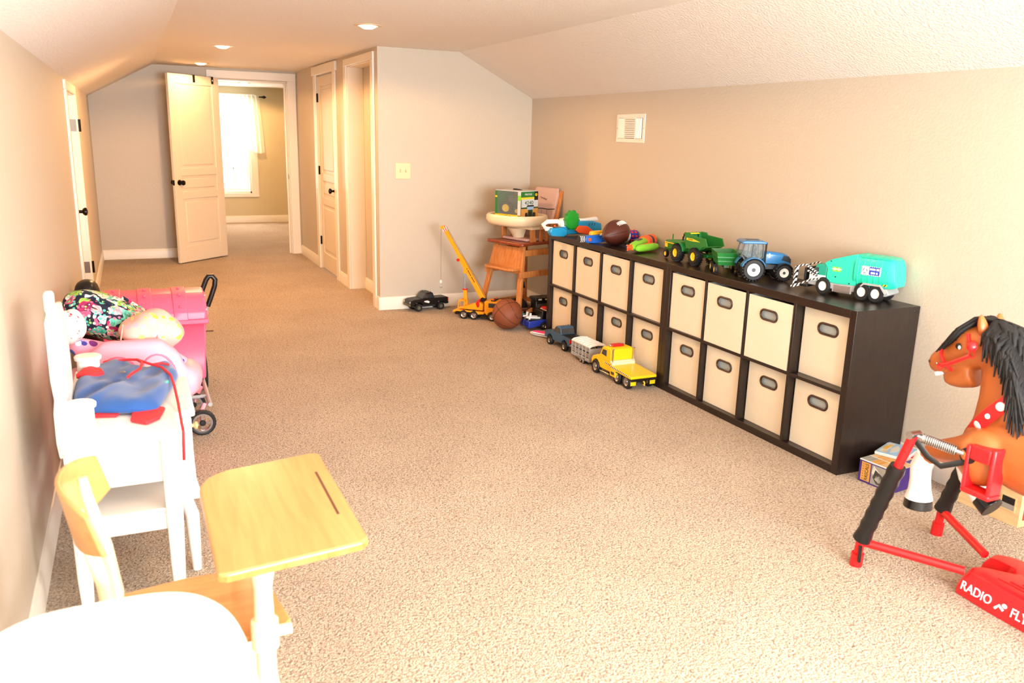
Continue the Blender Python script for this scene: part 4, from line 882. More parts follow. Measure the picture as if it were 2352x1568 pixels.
body(ck, 'superstructure', [(.06, .080), (.06, .125), (.03, .150), (-.05, .118), (-.155, .092), (-.155, .08)], .052, 'crane_orange', .004)
for i in range(6):
    x = -.13+i*.024
    for s in (1, -1): MB().box(x-.006, x+.006, *sorted((s*.052, s*.0535)), .086, .088+.03*(i+1)/5).build('rib', 'crane_orange', ck, smooth=0)
cb = MB()
for s in (-.052, -.004):
    for p, q in (((-.155, .09), (-.145, .145)), ((-.10, .10), (-.10, .150)), ((-.145, .145), (-.10, .150))): cb.bar((p[0], s, p[1]), (q[0], s, q[1]), .007, .007, (0, 1, 0))
cb.box(-.148, -.096, -.056, 0, .147, .154); cb.build('operator_cab', 'crane_orange', ck, bevel=.001)
MB().box(-.145, -.105, -.05, -.006, .095, .14).build('operator_window', 'tractor_glass', ck, smooth=0)
MB().cyl((-.125, -.028, .154), (-.125, -.028, .168), .007, 10).build('beacon', 'orange_lens', ck)
body(ck, 'piston_tower', [(-.115, .10), (-.128, .235), (-.098, .235), (-.085, .10)], .013, 'crane_orange', .003)
MB().box(-.132, -.094, -.017, .017, .232, .242).build('tower_cap', 'red', ck, bevel=.002)
for s in (1, -1): MB().cyl((-.113, s*.007, .24), (-.118, s*.007, .375), .004, 8).build('piston_rod', 'steel', ck)
B0, B1 = Vector((.05, 0, .165)), Vector((-.302, 0, .735)); bd = (B1-B0).normalized(); bn = Vector((bd.z, 0, -bd.x))
Bm = B0.lerp(B1, .60)
MB().bar(B0, Bm, .034, .040, bn).build('boom_lower', 'crane_orange', ck, bevel=.004)
MB().bar(Bm-bd*.03, B1, .026, .030, bn).build('boom_upper', 'crane_orange', ck, bevel=.003)
MB().bar(B1-bd*.035, B1+bd*.008, .030, .033, bn).build('boom_tip', 'boom_red', ck, bevel=.003)
MB().cyl(B1+Vector((-.012, -.018, .0)), B1+Vector((-.012, .018, .0)), .015, 16).build('pulley', 'crane_orange', ck)
MB().prism([(-.125, .365), (-.128, .40), (-.10, .405), (-.095, .375)], -.016, .016, 'y').build('boom_bracket', 'crane_orange', ck, bevel=.002)
kn = Bm-bd*.02-bn*.022; MB().cyl(kn+Vector((0, -.028, 0)), kn+Vector((0, .028, 0)), .013, 8).build('boom_knob', 'red', ck)
MB().cyl((.05, -.03, .165), (.05, .03, .165), .018, 14).build('pivot', 'black', ck)
MB().prism([(.0, .135), (.02, .17), (.035, .17), (.03, .11), (.015, .10)], -.06, .06, 'y').build('winch_handle', 'red', ck, bevel=.005)
MB().tube([tuple(B0+bn*.036), tuple(B1+bn*.022)], .0012, 5).build('boom_cable', 'dark_grey', ck)
tx = B1.x-.026
MB().tube([(tx, 0, B1.z), (tx, 0, .30)], .0011, 5).build('hook_cable', 'dark_grey', ck)
hk = MB().tube([(tx, 0, .27), (tx, 0, .255), (tx+.010, 0, .245), (tx+.006, 0, .232), (tx-.006, 0, .234), (tx-.008, 0, .241)], .0035, 8)
hk.build('hook', 'steel', ck); MB().ball((tx, 0, .283), (.010, .008, .015), 12, 8).build('hook_block', 'white', ck)
marks('boom_print', 'leather_brown', ck, face_mtx(tuple(B0.lerp(Bm, .55)+Vector((0, -.0170, 0))+bn*.008), tuple(-bd), tuple(bn)), .13, .010, 15, 6)
wheels(ck, [.145, -.012, -.100], HWc-.008, .036, .028, hub='silver', hubr=.6)
# ---- basketball
bb = thing('basketball', 'brown basketball on the carpet beside the crane truck', 'ball', (-.24, 3.19, .12))
MB().ball((0, 0, 0), .12, 40, 24).build('skin', 'ball_orange', bb, smooth=180)
bm_ = Matrix.Rotation(R(25), 4, 'X') @ Matrix.Rotation(R(35), 4, 'Y') @ Matrix.Rotation(R(10), 4, 'Z')
def loop(fn, n=60):
    s_ = MB().tube([tuple(bm_ @ Vector(fn(2*math.pi*i/n)).normalized()*.1195) for i in range(n)], .0018, 6, closed=True); s_.build('seam', 'black', bb)
loop(lambda t: (math.cos(t), math.sin(t), 0)); loop(lambda t: (math.cos(t), 0, math.sin(t)))
loop(lambda t: (.62*math.cos(t), .9*math.sin(t), .55+.12*math.cos(2*t))); loop(lambda t: (.62*math.cos(t), .9*math.sin(t), -.55-.12*math.cos(2*t)))
# ---- blue tow truck half behind the shelf
tw = thing('toy_tow_truck', 'blue toy tow truck with white boom half hidden behind the shelf end', 'toy truck', (.065, 3.135, 0), 2)
body(tw, 'bed', [(-.175, .022), (-.185, .03), (-.18, .075), (-.06, .083), (.12, .083), (.12, .03)]+[(-.045+.036*math.cos(R(a)), .028+.036*math.sin(R(a))) for a in (10, 50, 90, 130, 170)], .07, 'royal_blue', .004)
MB().box(-.165, -.05, -.055, .055, .076, .086).build('bed_floor', 'black', tw)
sidepanels(tw, 'side_stripe', [(-.0, .052), (-.0, .060), (.11, .062), (.11, .052)], .0705, 'pure_red')
body(tw, 'cab', [(-.02, .08), (-.02, .145), (.0, .155), (.08, .155), (.11, .12), (.14, .115), (.14, .08)], .066, 'white', .006)
sidepanels(tw, 'side_window', [(.0, .115), (.0, .145), (.07, .145), (.095, .115)], .0665, 'window_tint')
MB().box(-.06, -.02, -.06, .06, .08, .15).build('winch_box', 'black', tw, bevel=.005)
for s in (1, -1): MB().bar((-.06, s*.025, .09), (-.185, s*.028, .105), .014, .014).bar((-.16, s*.025, .07), (-.145, s*.028, .135), .016, .014).build('tow_arm', 'white', tw, bevel=.002)
MB().tube([(-.185, 0, .10), (-.192, 0, .06), (-.188, 0, .03)], .003, 6).build('tow_chain', 'silver', tw)
MB().box(-.02, .02, -.035, .035, .155, .168).build('beacon', 'red', tw, bevel=.003)
wheels(tw, [-.045, .12], .062, .030, .024, hub='silver', hubr=.5)
# ---- black toy helmet and black boxed toy behind the tow truck
hl = thing('toy_helmet', 'glossy black rounded toy helmet behind the tow truck', 'toy', (-.06, 3.40, 0), 0)
shell = MB().lathe([(.085, .0), (.095, .04), (.096, .10), (.080, .16), (.045, .195), (.0001, .205)], 'z', n=28); shell.build('shell', 'black', hl, smooth=60)
MB().lathe([(.097, .11), (.112, .125), (.108, .137), (.093, .13)], 'z', n=28).build('brim', 'leather_brown', hl)
for a in (200, 240, 275): MB().ball((.095*math.cos(R(a)), .095*math.sin(R(a)), .085), (.018, .018, .010), 10, 6).build('clip', 'turquoise', hl)
bx2 = thing('toy_box', 'flat black toy case with red print behind the tow truck', 'box', (.17, 3.33, 0), 0)
MB().box(-.12, .12, -.05, .05, 0, .19).build('case', 'black', bx2, bevel=.006); MB().box(-.13, .13, -.06, .06, .19, .215).build('lid', 'black', bx2, bevel=.005)
MB().box(-.11, .06, -.0515, -.05, .09, .165).build('print_panel', 'photo_dark', bx2, smooth=0); MB().prism([(-.10, .12), (-.05, .150), (0, .135), (.045, .152), (.04, .128), (-.02, .118)], -.0522, -.0515, 'y').build('red_print', 'brick_red', bx2, smooth=0)
for x in (-.09, -.03): MB().box(x-.012, x+.018, -.0615, -.06, .196, .207).build('latch', 'photo_light', bx2, smooth=0)
# ---- pink and white foam toy
pk = thing('foam_rocket', 'pink and white pointed foam toy lying on the carpet', 'toy', (-.105, 2.878, .0), -58)
MB().loft([[(x, hw*math.cos(R(a)), .020+.019*s_*math.sin(R(a))) for a in range(0, 360, 30)] for x, hw, s_ in ((-.088, .004, .25), (-.075, .014, .6), (-.03, .028, 1), (.05, .034, 1), (.105, .034, 1), (.11, .028, .8))]).build('foam_body', 'white', pk, sub=1)
MB().loft([[(x, hw*math.cos(R(a)), .033+.012*s_*math.sin(R(a))) for a in range(0, 360, 30)] for x, hw, s_ in ((-.070, .004, .2), (-.05, .014, .7), (.0, .022, 1), (.075, .024, 1), (.09, .012, .4))]).build('pink_inset', 'hot_pink', pk, sub=1)
for s in (1, -1): MB().tube([(-.07, s*.012, .022), (-.03, s*.0275, .024), (.05, s*.034, .026), (.10, s*.034, .026)], .002, 6).build('edge_line', 'purple', pk)
MB().ball((-.09, 0, .020), .006, 8, 6).build('tip', 'bright_orange', pk)

# ================================================================== HIGH CHAIR WITH THE BOXED TRACTOR
hc = thing('high_chair', 'wooden high chair with a cream tray and pink cushion in the corner', 'high chair', (.085, 3.60, 0), 199)
LEG = {}
for fx, sy in ((1, 1), (1, -1), (-1, 1), (-1, -1)):
    tp = (.165 if fx > 0 else -.150, sy*.150, .625); bt = (.285 if fx > 0 else -.245, sy*.235, .0)
    MB().bar(bt, tp, .028, .046, (0, 1, 0)).build('leg', 'oak_orange', hc, bevel=.004)
MB().prism([(.235, -.20), (.235, .20), (.215, .215), (.10, .19), (-.19, .185), (-.20, .17), (-.20, -.17), (-.19, -.185), (.10, -.19), (.215, -.215)], .622, .648, 'z').build('seat_board', 'oak_red', hc, bevel=.008, seg=3)
for s in (1, -1):
    MB().bar((.175, s*.160, .56), (-.165, s*.160, .56), .022, .05).build('side_rail', 'oak_orange', hc, bevel=.003)
    MB().bar((.245, s*.205, .395), (-.205, s*.205, .395), .022, .048).build('side_stretcher', 'oak_orange', hc, bevel=.003)
    MB().bar((.25, s*.225, .105), (-.225, s*.225, .105), .020, .036).build('floor_stretcher', 'oak_orange', hc, bevel=.003)
    for i, x in enumerate((-.02, -.085, -.145)): MB().box(x-.016, x+.016, s*.168-.008, s*.168+.008, .645, .800).build('arm_slat', 'oak_orange', hc, bevel=.003)
    MB().prism([(.10, .645), (.04, .645), (.055, .70), (.05, .76), (.035, .80), (.105, .80)], *sorted((s*.160, s*.178)), 'y').build('arm_post', 'oak_orange', hc, bevel=.003)
    MB().box(-.17, .12, s*.169-.013, s*.169+.013, .798, .815).build('arm_rail', 'oak_orange', hc, bevel=.004)
MB().bar((-.232, -.22, .09), (-.232, .22, .09), .020, .036).build('rear_stretcher', 'oak_orange', hc, bevel=.003)
MB().bar((.272, -.225, .055), (.272, .225, .055), .020, .036).build('front_stretcher', 'oak_orange', hc, bevel=.003)
MB().prism([(.29, -.17), (.315, -.13), (.32, .13), (.29, .17), (.20, .19), (.20, -.19)], .425, .445, 'z').build('footrest', 'oak_orange', hc, bevel=.007, seg=3)
MB().bar((.222, 0, .40), (.182, 0, .605), .33, .012, (1, 0, 0)).build('front_panel', 'oak_orange', hc, bevel=.002)
# pad and backrest
for s in (1, -1): MB().bar((-.165, s*.150, .64), (-.275, s*.145, 1.045), .024, .034, (0, 1, 0)).build('back_post', 'oak_orange', hc, bevel=.005)
rings = []
for t in range(9):
    k = t/8; z = lerp(.66, 1.065, k); xc = lerp(-.150, -.262, k); hw = .140 if k < .85 else .140-.02*(k-.85)/.15
    th = .020+.004*math.sin(k*9)
    rings.append([(xc+th+.004*math.sin(k*14+y*40), y, z) for y in (-hw, -hw*.6, -hw*.2, hw*.2, hw*.6, hw)]+[(xc-.006, y, z) for y in (hw, hw*.6, hw*.2, -hw*.2, -hw*.6, -hw)])
ck_ = MB().loft(rings).build('back_cushion', 'seat_pink', hc, bevel=.004)
MB().tube([(-.2185+.023, -.142, .90), (-.2185+.028, -.07, .893), (-.2185+.027, 0, .896), (-.2185+.028, .07, .893), (-.2185+.023, .142, .90)], .0035, 6).build('cushion_piping', 'black', ck_)
for i in range(5): MB().bar((-.195+.026*0+.022, -.12+i*.06, .69), (-.215+.027, -.12+i*.06, .885), .0015, .0015).build('check_line', 'photo_dark', ck_, smooth=0)
for i in range(3): MB().tube([(-.178-.017*i+.026-.003, y, .73+.055*i) for y in (-.135, 0, .135)], .0009, 5).build('check_line', 'photo_dark', ck_, smooth=0)
MB().tube([(-.2085, -.036+.006*i, .985+.007*math.sin(i*1.7)-.0012*i) for i in range(13)], .0016, 6).build('cushion_script', 'black', ck_)
MB().box(-.14, .12, -.145, .145, .650, .672).build('seat_cushion', 'grid_cloth', hc, bevel=.008, seg=3)
MB().tube([(-.2, -.19, .60), (-.21, -.195, .45), (-.205, -.19, .24), (-.2, -.20, .21)], .011, 6, rz=.3).build('strap', 'black', hc)
MB().box(-.22, -.19, -.205, -.185, .19, .25).build('strap_buckle', 'black', hc, bevel=.004)
# tray
def oval(a, b, cx, n=40, p=2.6): return [(cx+a*abs(math.cos(t))**(2/p)*(1 if math.cos(t) >= 0 else -1), b*abs(math.sin(t))**(2/p)*(1 if math.sin(t) >= 0 else -1)) for t in [2*math.pi*i/n for i in range(n)]]
tr_r = [(oval(.18, .215, .095), .775), (oval(.20, .235, .095), .785), (oval(.218, .252, .095), .815), (oval(.215, .25, .095), .848), (oval(.205, .24, .095), .862), (oval(.185, .22, .095), .856), (oval(.175, .21, .095), .827)]
MB().loft([[(x, y, z) for x, y in r] for r, z in tr_r]).build('tray', 'cream_plastic', hc, smooth=50)
MB().prism([(.12, -.20), (.12, .20), (-.03, .20), (-.06, .16), (-.06, -.16), (-.03, -.20)], .748, .776, 'z').build('tray_bracket', 'cream_plastic', hc, bevel=.006)
for i in range(3): MB().box(-.02+i*.02, -.014+i*.02, .2, .2025, .757, .769).build('tray_mark', ('photo_dark', 'brick_red', 'brick_red')[i], hc, smooth=0)
MB().loft([[(x, y, z) for x, y in oval(a, b, cx, 20)] for a, b, cx, z in ((.04, .035, .07, .665), (.05, .045, .075, .69), (.075, .07, .09, .75))]).build('crotch_post', 'cream_plastic', hc)

# ---- boxed toy tractor standing on the tray
bt = thing('tractor_box', 'boxed green model tractor with a clear window standing on the high chair tray', 'toy box', (-.005, 3.585, .828), 0)
BWX, BDY, BHZ = .225, .155, .225   # window face to the left/front, printed end to the right
# box turned so that the window side and the printed end both face the room
bt.rotation_euler = (0, 0, R(-64)); bt.scale = (1.2, 1.4, 1.0)
fm_ = MB()
for x in (-.112, .112):
    for y in (-.078, .078): fm_.box(x-.006, x+.006, y-.006, y+.006, 0, BHZ)
MB().box(-.112, .112, -.078, .078, 0, .034).build('base', 'jd_yellow', bt, bevel=.001)
MB().box(-.112, .112, -.078, .078, BHZ-.006, BHZ).build('top', 'box_grey', bt, bevel=.001)
MB().box(-.112, -.094, -.0785, .078, .034, BHZ-.006).build('corner_post', 'jd_green', bt, smooth=0)
MB().box(.085, .1125, -.0785, -.07, .034, BHZ-.006).build('corner_post', 'box_grey', bt, smooth=0)
MB().box(.108, .1125, -.0785, .078, .0, BHZ-.006).build('printed_end', 'box_grey', bt, smooth=0)
MB().box(-.112, .112, .0755, .078, .034, BHZ-.006).build('back_panel', 'tan', bt, smooth=0)
MB().box(-.094, .085, -.0782, -.0774, .034, BHZ-.006).build('clear_window', 'tractor_glass', bt, smooth=0)
MB().prism([(-.03, .225), (-.02, .236), (.03, .232), (.045, .225)], -.01, .01, 'y').build('hang_tab', 'black', bt, bevel=.002)
# printing on the end: green head band with emblem, number, field and tractor picture
ex = .1125
def pr(nm, y0, y1, z0, z1, m, k=1): return MB().box(ex, ex+.0004*k, y0, y1, z0, z1).build(nm, m, bt, smooth=0)
pr('head_band', -.078, .043, .175, .219, 'jd_green'); pr('yellow_band', -.078, .043, .160, .175, 'jd_yellow'); pr('emblem_patch', .043, .078, .150, .219, 'black')
pr('field_print', -.078, .078, .0, .085, 'wheat'); pr('tree_line', -.078, .078, .085, .096, 'dark_green', 2); pr('green_edge', -.078, -.075, .0, .16, 'jd_green', 2)
MB().lathe([(.0001, ex+.0006), (.011, ex+.0006), (.011, ex)], 'x', c=(0, .0605, .193), n=18).build('emblem_disc', 'jd_yellow', bt)
MB().prism([(.0545, .190), (.0605, .199), (.0665, .190), (.0645, .187), (.0605, .194), (.0565, .187)], ex+.0006, ex+.001, 'x').build('emblem_mark', 'black', bt, smooth=0)
text('box_lettering', 'PRESTIGE', .020, 'white', bt, face_mtx((ex+.0008, -.012, .197), (0, 1, 0), (0, 0, 1)), .0002, .8)
text('box_number', '4240', .042, 'dark_green', bt, face_mtx((ex+.0008, -.005, .130), (0, 1, 0), (0, 0, 1)), .0002, .95)
for nm, pts, m, k in (('picture_tire', [(-.04, .005), (-.038, .05), (-.02, .055), (-.014, .02), (-.02, .0)], 'black', 3), ('picture_tire', [(.03, .01), (.035, .055), (.055, .05), (.058, .012), (.045, .0)], 'black', 3), ('picture_hood', [(-.016, .01), (-.012, .075), (.028, .075), (.034, .01)], 'dark_green', 3),
                      ('picture_cab', [(-.022, .075), (-.02, .102), (.036, .102), (.038, .075)], 'sky_print', 3), ('picture_roof', [(-.028, .100), (-.018, .112), (.034, .112), (.044, .100)], 'black', 4), ('picture_grille', [(-.006, .02), (-.004, .06), (.018, .06), (.022, .02)], 'black', 4)):
    MB().prism(pts, ex+.0004, ex+.0004+.0003*k, 'x').build(nm, m, bt, smooth=0)
text('base_number', '4240', .028, 'photo_dark', bt, face_mtx((.0, -.0787, .016), (1, 0, 0), (0, 0, 1)), .0002)
MB().box(.088, .112, -.0790, -.0785, .0, .03).build('emblem_patch', 'black', bt, smooth=0)
MB().box(-.112, -.094, -.0790, -.0785, .165, .178).build('yellow_band', 'jd_yellow', bt, smooth=0); MB().box(.085, .112, -.0790, -.0785, .15, .19).build('band_wrap', 'lime', bt, smooth=0)
# the model inside the box
md = MB().box(-.07, .06, -.02, .02, .06, .10); md.build('model_body', 'jd_green', bt, bevel=.006)
MB().box(-.045, .045, -.045, .045, .168, .180).build('model_roof', 'jd_green', bt, bevel=.005)
MB().box(-.04, .04, -.04, .04, .10, .168).build('model_cab', 'window_tint', bt, bevel=.003)
for x, r_ in ((-.03, .048),): wheel(bt, x, -.055, .034+r_, r_, .03, hub='jd_yellow', hubr=.62, side=-1, lugs=18, name='model_wheel')
wheel(bt, .055, -.045, .034+.028, .028, .02, hub='jd_yellow', hubr=.6, side=-1, name='model_wheel')

# ================================================================== ROCKING HORSE
HX = -.316
ho = thing('spring_horse', 'brown ride-on spring horse with black mane on a red tube frame', 'ride-on toy', (HX, -1.2, 0), 0)
# local: x across (world x), y forward (+y), z up.  world y = local y - 1.2
def ring(y, z, hw, hh, ay=0, n=16):
    """ellipse normal to a direction tilted by ay in the yz plane (0 = ring in xz plane)"""
    c, s = math.cos(R(ay)), math.sin(R(ay)); o = []
    for i in range(n):
        a = 2*math.pi*i/n; u, v = hw*math.cos(a), hh*math.sin(a); o.append((u, y-s*v, z+c*v))
    return o
hb = MB()
# barrel of the body
hb.loft([ring(-.52, .56, .03, .03), ring(-.50, .56, .10, .10), ring(-.40, .56, .145, .135), ring(-.20, .545, .145, .13), ring(.0, .54, .145, .135), ring(.16, .54, .140, .130), ring(.27, .545, .115, .115), ring(.335, .545, .075, .085), ring(.352, .545, .03, .04)])
# neck up to the poll, then the head down to the muzzle
hb.loft([ring(.215, .53, .11, .13, 45), ring(.25, .62, .092, .108, 72), ring(.256, .70, .078, .092, 82), ring(.266, .78, .072, .088, 86), ring(.285, .84, .066, .078, 88), ring(.308, .885, .052, .055, 88), ring(.315, .905, .03, .03, 88)])
hb.loft([ring(.305, .880, .038, .04, -50), ring(.345, .862, .066, .070, -46), ring(.388, .835, .073, .082, -42), ring(.430, .808, .064, .066, -38), ring(.475, .779, .050, .049, -34), ring(.517, .752, .046, .044, -28), ring(.540, .738, .036, .034, -25), ring(.553, .731, .016, .016, -20)])
hb.loft([ring(.385, .75, .045, .055, -20), ring(.435, .718, .042, .040, -16), ring(.470, .703, .034, .026, -6), ring(.492, .699, .018, .013, 0)])
hb.ball((0, .25, .53), (.13, .12, .12), 18, 10)
# front legs
for s, pts in ((-1, [(.245, .53, .070), (.33, .50, .050), (.405, .475, .036), (.435, .44, .034)]), (1, [(.245, .53, .070), (.34, .485, .050), (.42, .455, .036), (.44, .42, .034)])):
    hb.tube([(s*(.115 if i == 0 else .108), y, z) for i, (y, z, r) in enumerate(pts)], [p[2] for p in pts], 14)
    hb.ball((s*.118, .235, .515), (.055, .085, .095), 16, 10)
# hind legs (outside the frame)
for s in (-1, 1):
    hb.ball((s*.11, -.40, .52), (.06, .10, .11), 16, 10)
    hb.tube([(s*.12, -.40, .50), (s*.12, -.34, .40), (s*.12, -.40, .30)], [.075, .05, .035], 14)
ob = hb.build('body', 'horse_brown', ho, smooth=180)
rm = ob.modifiers.new('r', 'REMESH'); rm.mode = 'VOXEL'; rm.voxel_size = .007; rm.use_smooth_shade = True
sm = ob.modifiers.new('sm', 'SMOOTH'); sm.iterations = 14; sm.factor = .5
# socks and hooves
def sock(s, pts, hoof, hn):
    x = s*.108
    MB().tube([(x, y, z) for y, z, r in pts], [p[2] for p in pts], 16).build('sock', 'white', ho, smooth=60)
    a, b_ = hoof; MB().cyl((x, *a), (x, *b_), hn, 20, hn*1.1).build('hoof', 'hoof_black', ho, bevel=.003)
sock(-1, [(.435, .45, .034), (.452, .40, .036), (.448, .355, .034), (.445, .32, .037), (.443, .285, .046)], ((.443, .285), (.442, .252)), .044)
sock(1, [(.44, .43, .034), (.440, .385, .037), (.420, .340, .036), (.385, .305, .035), (.36, .285, .038)], ((.362, .287), (.318, .262)), .038)
for s in (-1, 1): sock(s, [(-.40, .31, .035), (-.41, .26, .036), (-.42, .22, .045)], ((-.42, .22), (-.42, .19)), .042)
# ears, eyes, teeth, nostril
for s in (-1, 1):
    e = MB().loft([[(s*(.040+.10*k_)+w_*math.cos(R(a)), .355+.25*k_+dp*math.sin(R(a)), .900+k_) for a in range(0, 360, 40)] for k_, w_, dp in ((-.02, .020, .018), (.015, .022, .017), (.035, .015, .012), (.052, .004, .004))])
    e.build('ear', 'horse_brown', ho, sub=1)
    ey = MB().ball((s*.067, .412, .836), (.008, .013, .011), 14, 8).build('eye', 'black', ho)
    MB().ball((s*.0735, .406, .834), (.004, .005, .007), 12, 8).build('eye_glint', 'white', ey)
    MB().ball((s*.034, .536, .750), (.005, .008, .006), 10, 6).build('nostril', 'leather_brown', ho)
MB().box(-.024, .024, .490, .522, .706, .722, Matrix.Translation((0, .506, .714)) @ Matrix.Rotation(R(-28), 4, 'X') @ Matrix.Translation((0, -.506, -.714))).build('teeth', 'white', ho, bevel=.003)
# mane: overlapping locks of hair
def lock(pts, w, th, nm='mane_lock'):
    r = []
    for i, p in enumerate(pts):
        k = i/(len(pts)-1); ww = w*(1-.85*k**1.6); r.append((p, ww))
    m_ = MB(); rings_ = []
    for (p, ww) in r: rings_.append([(p[0]+th*math.cos(R(a)), p[1]+ww*math.sin(R(a)), p[2]) for a in range(0, 360, 45)])
    m_.loft(rings_); return m_
random.seed(3)
mane = MB()
for s in (-1, 1):
    for i in range(40):
        t = i/39; cr = [(.335, .935), (.275, .922), (.228, .875), (.196, .825), (.174, .77)]; ii = min(3, int(t*4)); uu = t*4-ii; y0 = lerp(cr[ii][0], cr[ii+1][0], uu); z0 = lerp(cr[ii][1], cr[ii+1][1], uu)+.004
        for q in range(4):
            ln = random.uniform(.09, .17)*(.75+.35*t); jx = random.uniform(0, .014); dy = random.uniform(-.05, .008)
            hwid = lerp(.052, .085, min(1, t*1.3))
            pts = [(s*.006, y0+.004, z0), (s*(hwid*.7+jx), y0-.006, z0-.022), (s*(hwid+.016+jx), y0+dy*.45-.006, z0-ln*.5), (s*(hwid+.018+jx), y0+dy-.01, z0-ln)]
            l = lock(pts, random.uniform(.007, .012), .004); mane.add(l.v, l.f)
    for i in range(36):   # crest hair falling behind the neck
        t = i/35; ii = min(3, int(t*4)); uu = t*4-ii; y0 = lerp(cr[ii][0], cr[ii+1][0], uu); z0 = lerp(cr[ii][1], cr[ii+1][1], uu)+.004; x1 = s*random.uniform(.0, .05); ln = random.uniform(.08, .15)
        l = lock([(x1*.3, y0, z0), (x1*.8, y0-.028, z0-.012), (x1, y0-.042, z0-ln*.5), (x1*1.15, y0-.045, z0-ln)], .012, .009); mane.add(l.v, l.f)
    for i in range(46):   # forelock lying over the forehead
        ln = random.uniform(.05, .13); x1 = s*random.uniform(.004, .058); jz = random.uniform(.002, .014)
        pts = [(s*.006, .345, .935), (x1*.7, .385, .925+jz), (x1*1.15, .385+ln*.45, .905+jz-ln*.25), (x1*1.3, .385+ln*.85, .893-ln*.75)]
        l = lock(pts, .012, .005); mane.add(l.v, l.f)
mo = mane.build('mane', 'mane_black', ho, smooth=60); mo['kind'] = 'stuff'
# bridle
br = MB()
br.tube([(.054*math.cos(R(a)), .477+.030*math.sin(R(a)), .777+.046*math.sin(R(a))) for a in range(0, 360, 20)], .0055, 8, closed=True); br.build('nose_strap', 'pure_red', ho)
for s in (-1, 1):
    MB().tube([(s*.056, .478, .752), (s*.068, .435, .772), (s*.078, .395, .795), (s*.080, .36, .818)], .0070, 8).build('cheek_rein', 'pure_red', ho)
    MB().tube([(s*.082, .352+.011*math.cos(R(a)), .824+.011*math.sin(R(a))) for a in range(0, 360, 30)], .0025, 6, closed=True).build('bridle_ring', 'red', ho)
    MB().tube([(s*.058, .478+.010*math.cos(R(a)), .748+.010*math.sin(R(a))) for a in range(0, 360, 30)], .0028, 6, closed=True).build('bit_ring', 'pure_red', ho)
    MB().cyl((s*.055, .375, .850), (s*.125, .325, .860), .016, 16).ball((s*.125, .325, .860), .016, 16, 10).build('hand_peg', 'pure_red', ho)
    MB().tube([(s*.060, .392, .882), (s*.070, .378, .862), (s*.077, .362, .838)], .006, 8).build('brow_strap', 'pure_red', ho)
MB().ball((-.064, .487, .758), .004, 8, 6).build('bridle_stud', 'silver', ho)
# collar with round studs
cc_ = Vector((0, .246, .650)); ax_ = Vector((0, .62, -.785)); nrm = Vector((0, .785, .62)); LA, WA = .150, .104
cm_ = MB(); vs = []; n_ = 40
for i in range(n_):
    a = 2*math.pi*i/n_; p = cc_+Vector((WA*math.cos(a), 0, 0))+ax_*(LA*math.sin(a)); out = (p-cc_).normalized()
    for q in (-nrm*.022-out*.004, nrm*.022-out*.004, nrm*.022+out*.005, -nrm*.022+out*.005): vs.append(tuple(p+q))
cm_.add(vs, [(i*4+j, i*4+(j+1) % 4, ((i+1) % n_)*4+(j+1) % 4, ((i+1) % n_)*4+j) for i in range(n_) for j in range(4)])
co = cm_.build('collar', 'red', ho)
for i in range(18):
    a = 2*math.pi*i/18; p = cc_+Vector((WA*math.cos(a), 0, 0))+ax_*(LA*math.sin(a)); out = (p-cc_).normalized(); r_ = .009 if i % 2 else .015
    q_ = out.to_track_quat('Z', 'Y').to_matrix().to_4x4(); q_.translation = p+out*.004
    MB().lathe([(r_, 0), (r_*.9, .003), (r_*.5, .005), (.0001, .0055)], 'z', n=16, m=q_).build('stud', 'brand_white', co)
# saddle
MB().loft([[(w_*math.cos(R(a)), y, z_+h_*math.sin(R(a))) for a in range(-20, 201, 20)] for y, w_, h_, z_ in ((.09, .135, .135, .555), (.05, .152, .143, .55), (-.12, .155, .140, .545), (-.22, .150, .150, .555), (-.25, .13, .165, .56))]).build('saddle', 'red', ho, bevel=.006)
# frame: posts with padded sleeves, springs, stirrups
def post(s, fy, ty):
    foot = Vector((s*.247, fy, .0)); k1 = Vector((s*.247, fy+(ty-fy)*.05, .10)); top = Vector((s*.245, ty, .555))
    r = MB().tube([foot+Vector((0, 0, .012)), k1, top], .0155, 14).build('frame_post', 'red', ho)
    MB().cyl(foot, foot+Vector((0, (ty-fy)*.02, .05)), .022, 16).build('foot_cap', 'red', ho)
    d_ = (top-k1); pts = [k1+d_*t for t in [.02+.70*i/14 for i in range(15)]]
    MB().tube(pts, [.026+.0035*(i % 2)+(.006 if i == 0 else 0) for i in range(15)], 14).build('padded_sleeve', 'black', ho)
    MB().cyl(top+Vector((-.022, 0, 0)), top+Vector((.022, 0, 0)), .014, 14).build('spring_pin', 'silver', ho)
    e = Vector((s*.165, .245 if ty > 0 else -.40, .525)); a = top+(e-top)*.16; b_ = top+(e-top)*.78
    ax = (b_-a); q_ = ax.to_track_quat('Z', 'Y').to_matrix().to_4x4(); q_.translation = a
    hel = [tuple(q_ @ Vector((.014*math.cos(t), .014*math.sin(t), ax.length*t/(2*math.pi*17)))) for t in [2*math.pi*17*i/220 for i in range(221)]]
    MB().tube(hel, .0032, 5).build('spring', 'silver', ho)
    MB().tube([tuple(top), tuple(a)], .006, 8).build('spring_hook', 'silver', ho); MB().tube([tuple(b_), tuple(e)], .009, 8).build('spring_hook', 'silver', ho)
    MB().lathe([(.0001, -.012), (.026, -.012), (.028, 0), (.022, .012), (.0001, .012)], 'x', c=tuple(e), n=18).build('spring_bushing', 'black', ho)
    MB().tube([tuple(top+Vector((0, 0, -.01))), tuple(top.lerp(e, .3)+Vector((0, 0, -.055))), tuple(top.lerp(e, .55)+Vector((0, 0, -.07))), tuple(e+Vector((0, 0, -.02)))], .010, 8, rz=.25).build('safety_strap', 'black', ho)
post(-1, .548, .392); post(1, .612, .470); post(-1, -.72, -.58); post(1, -.72, -.58)
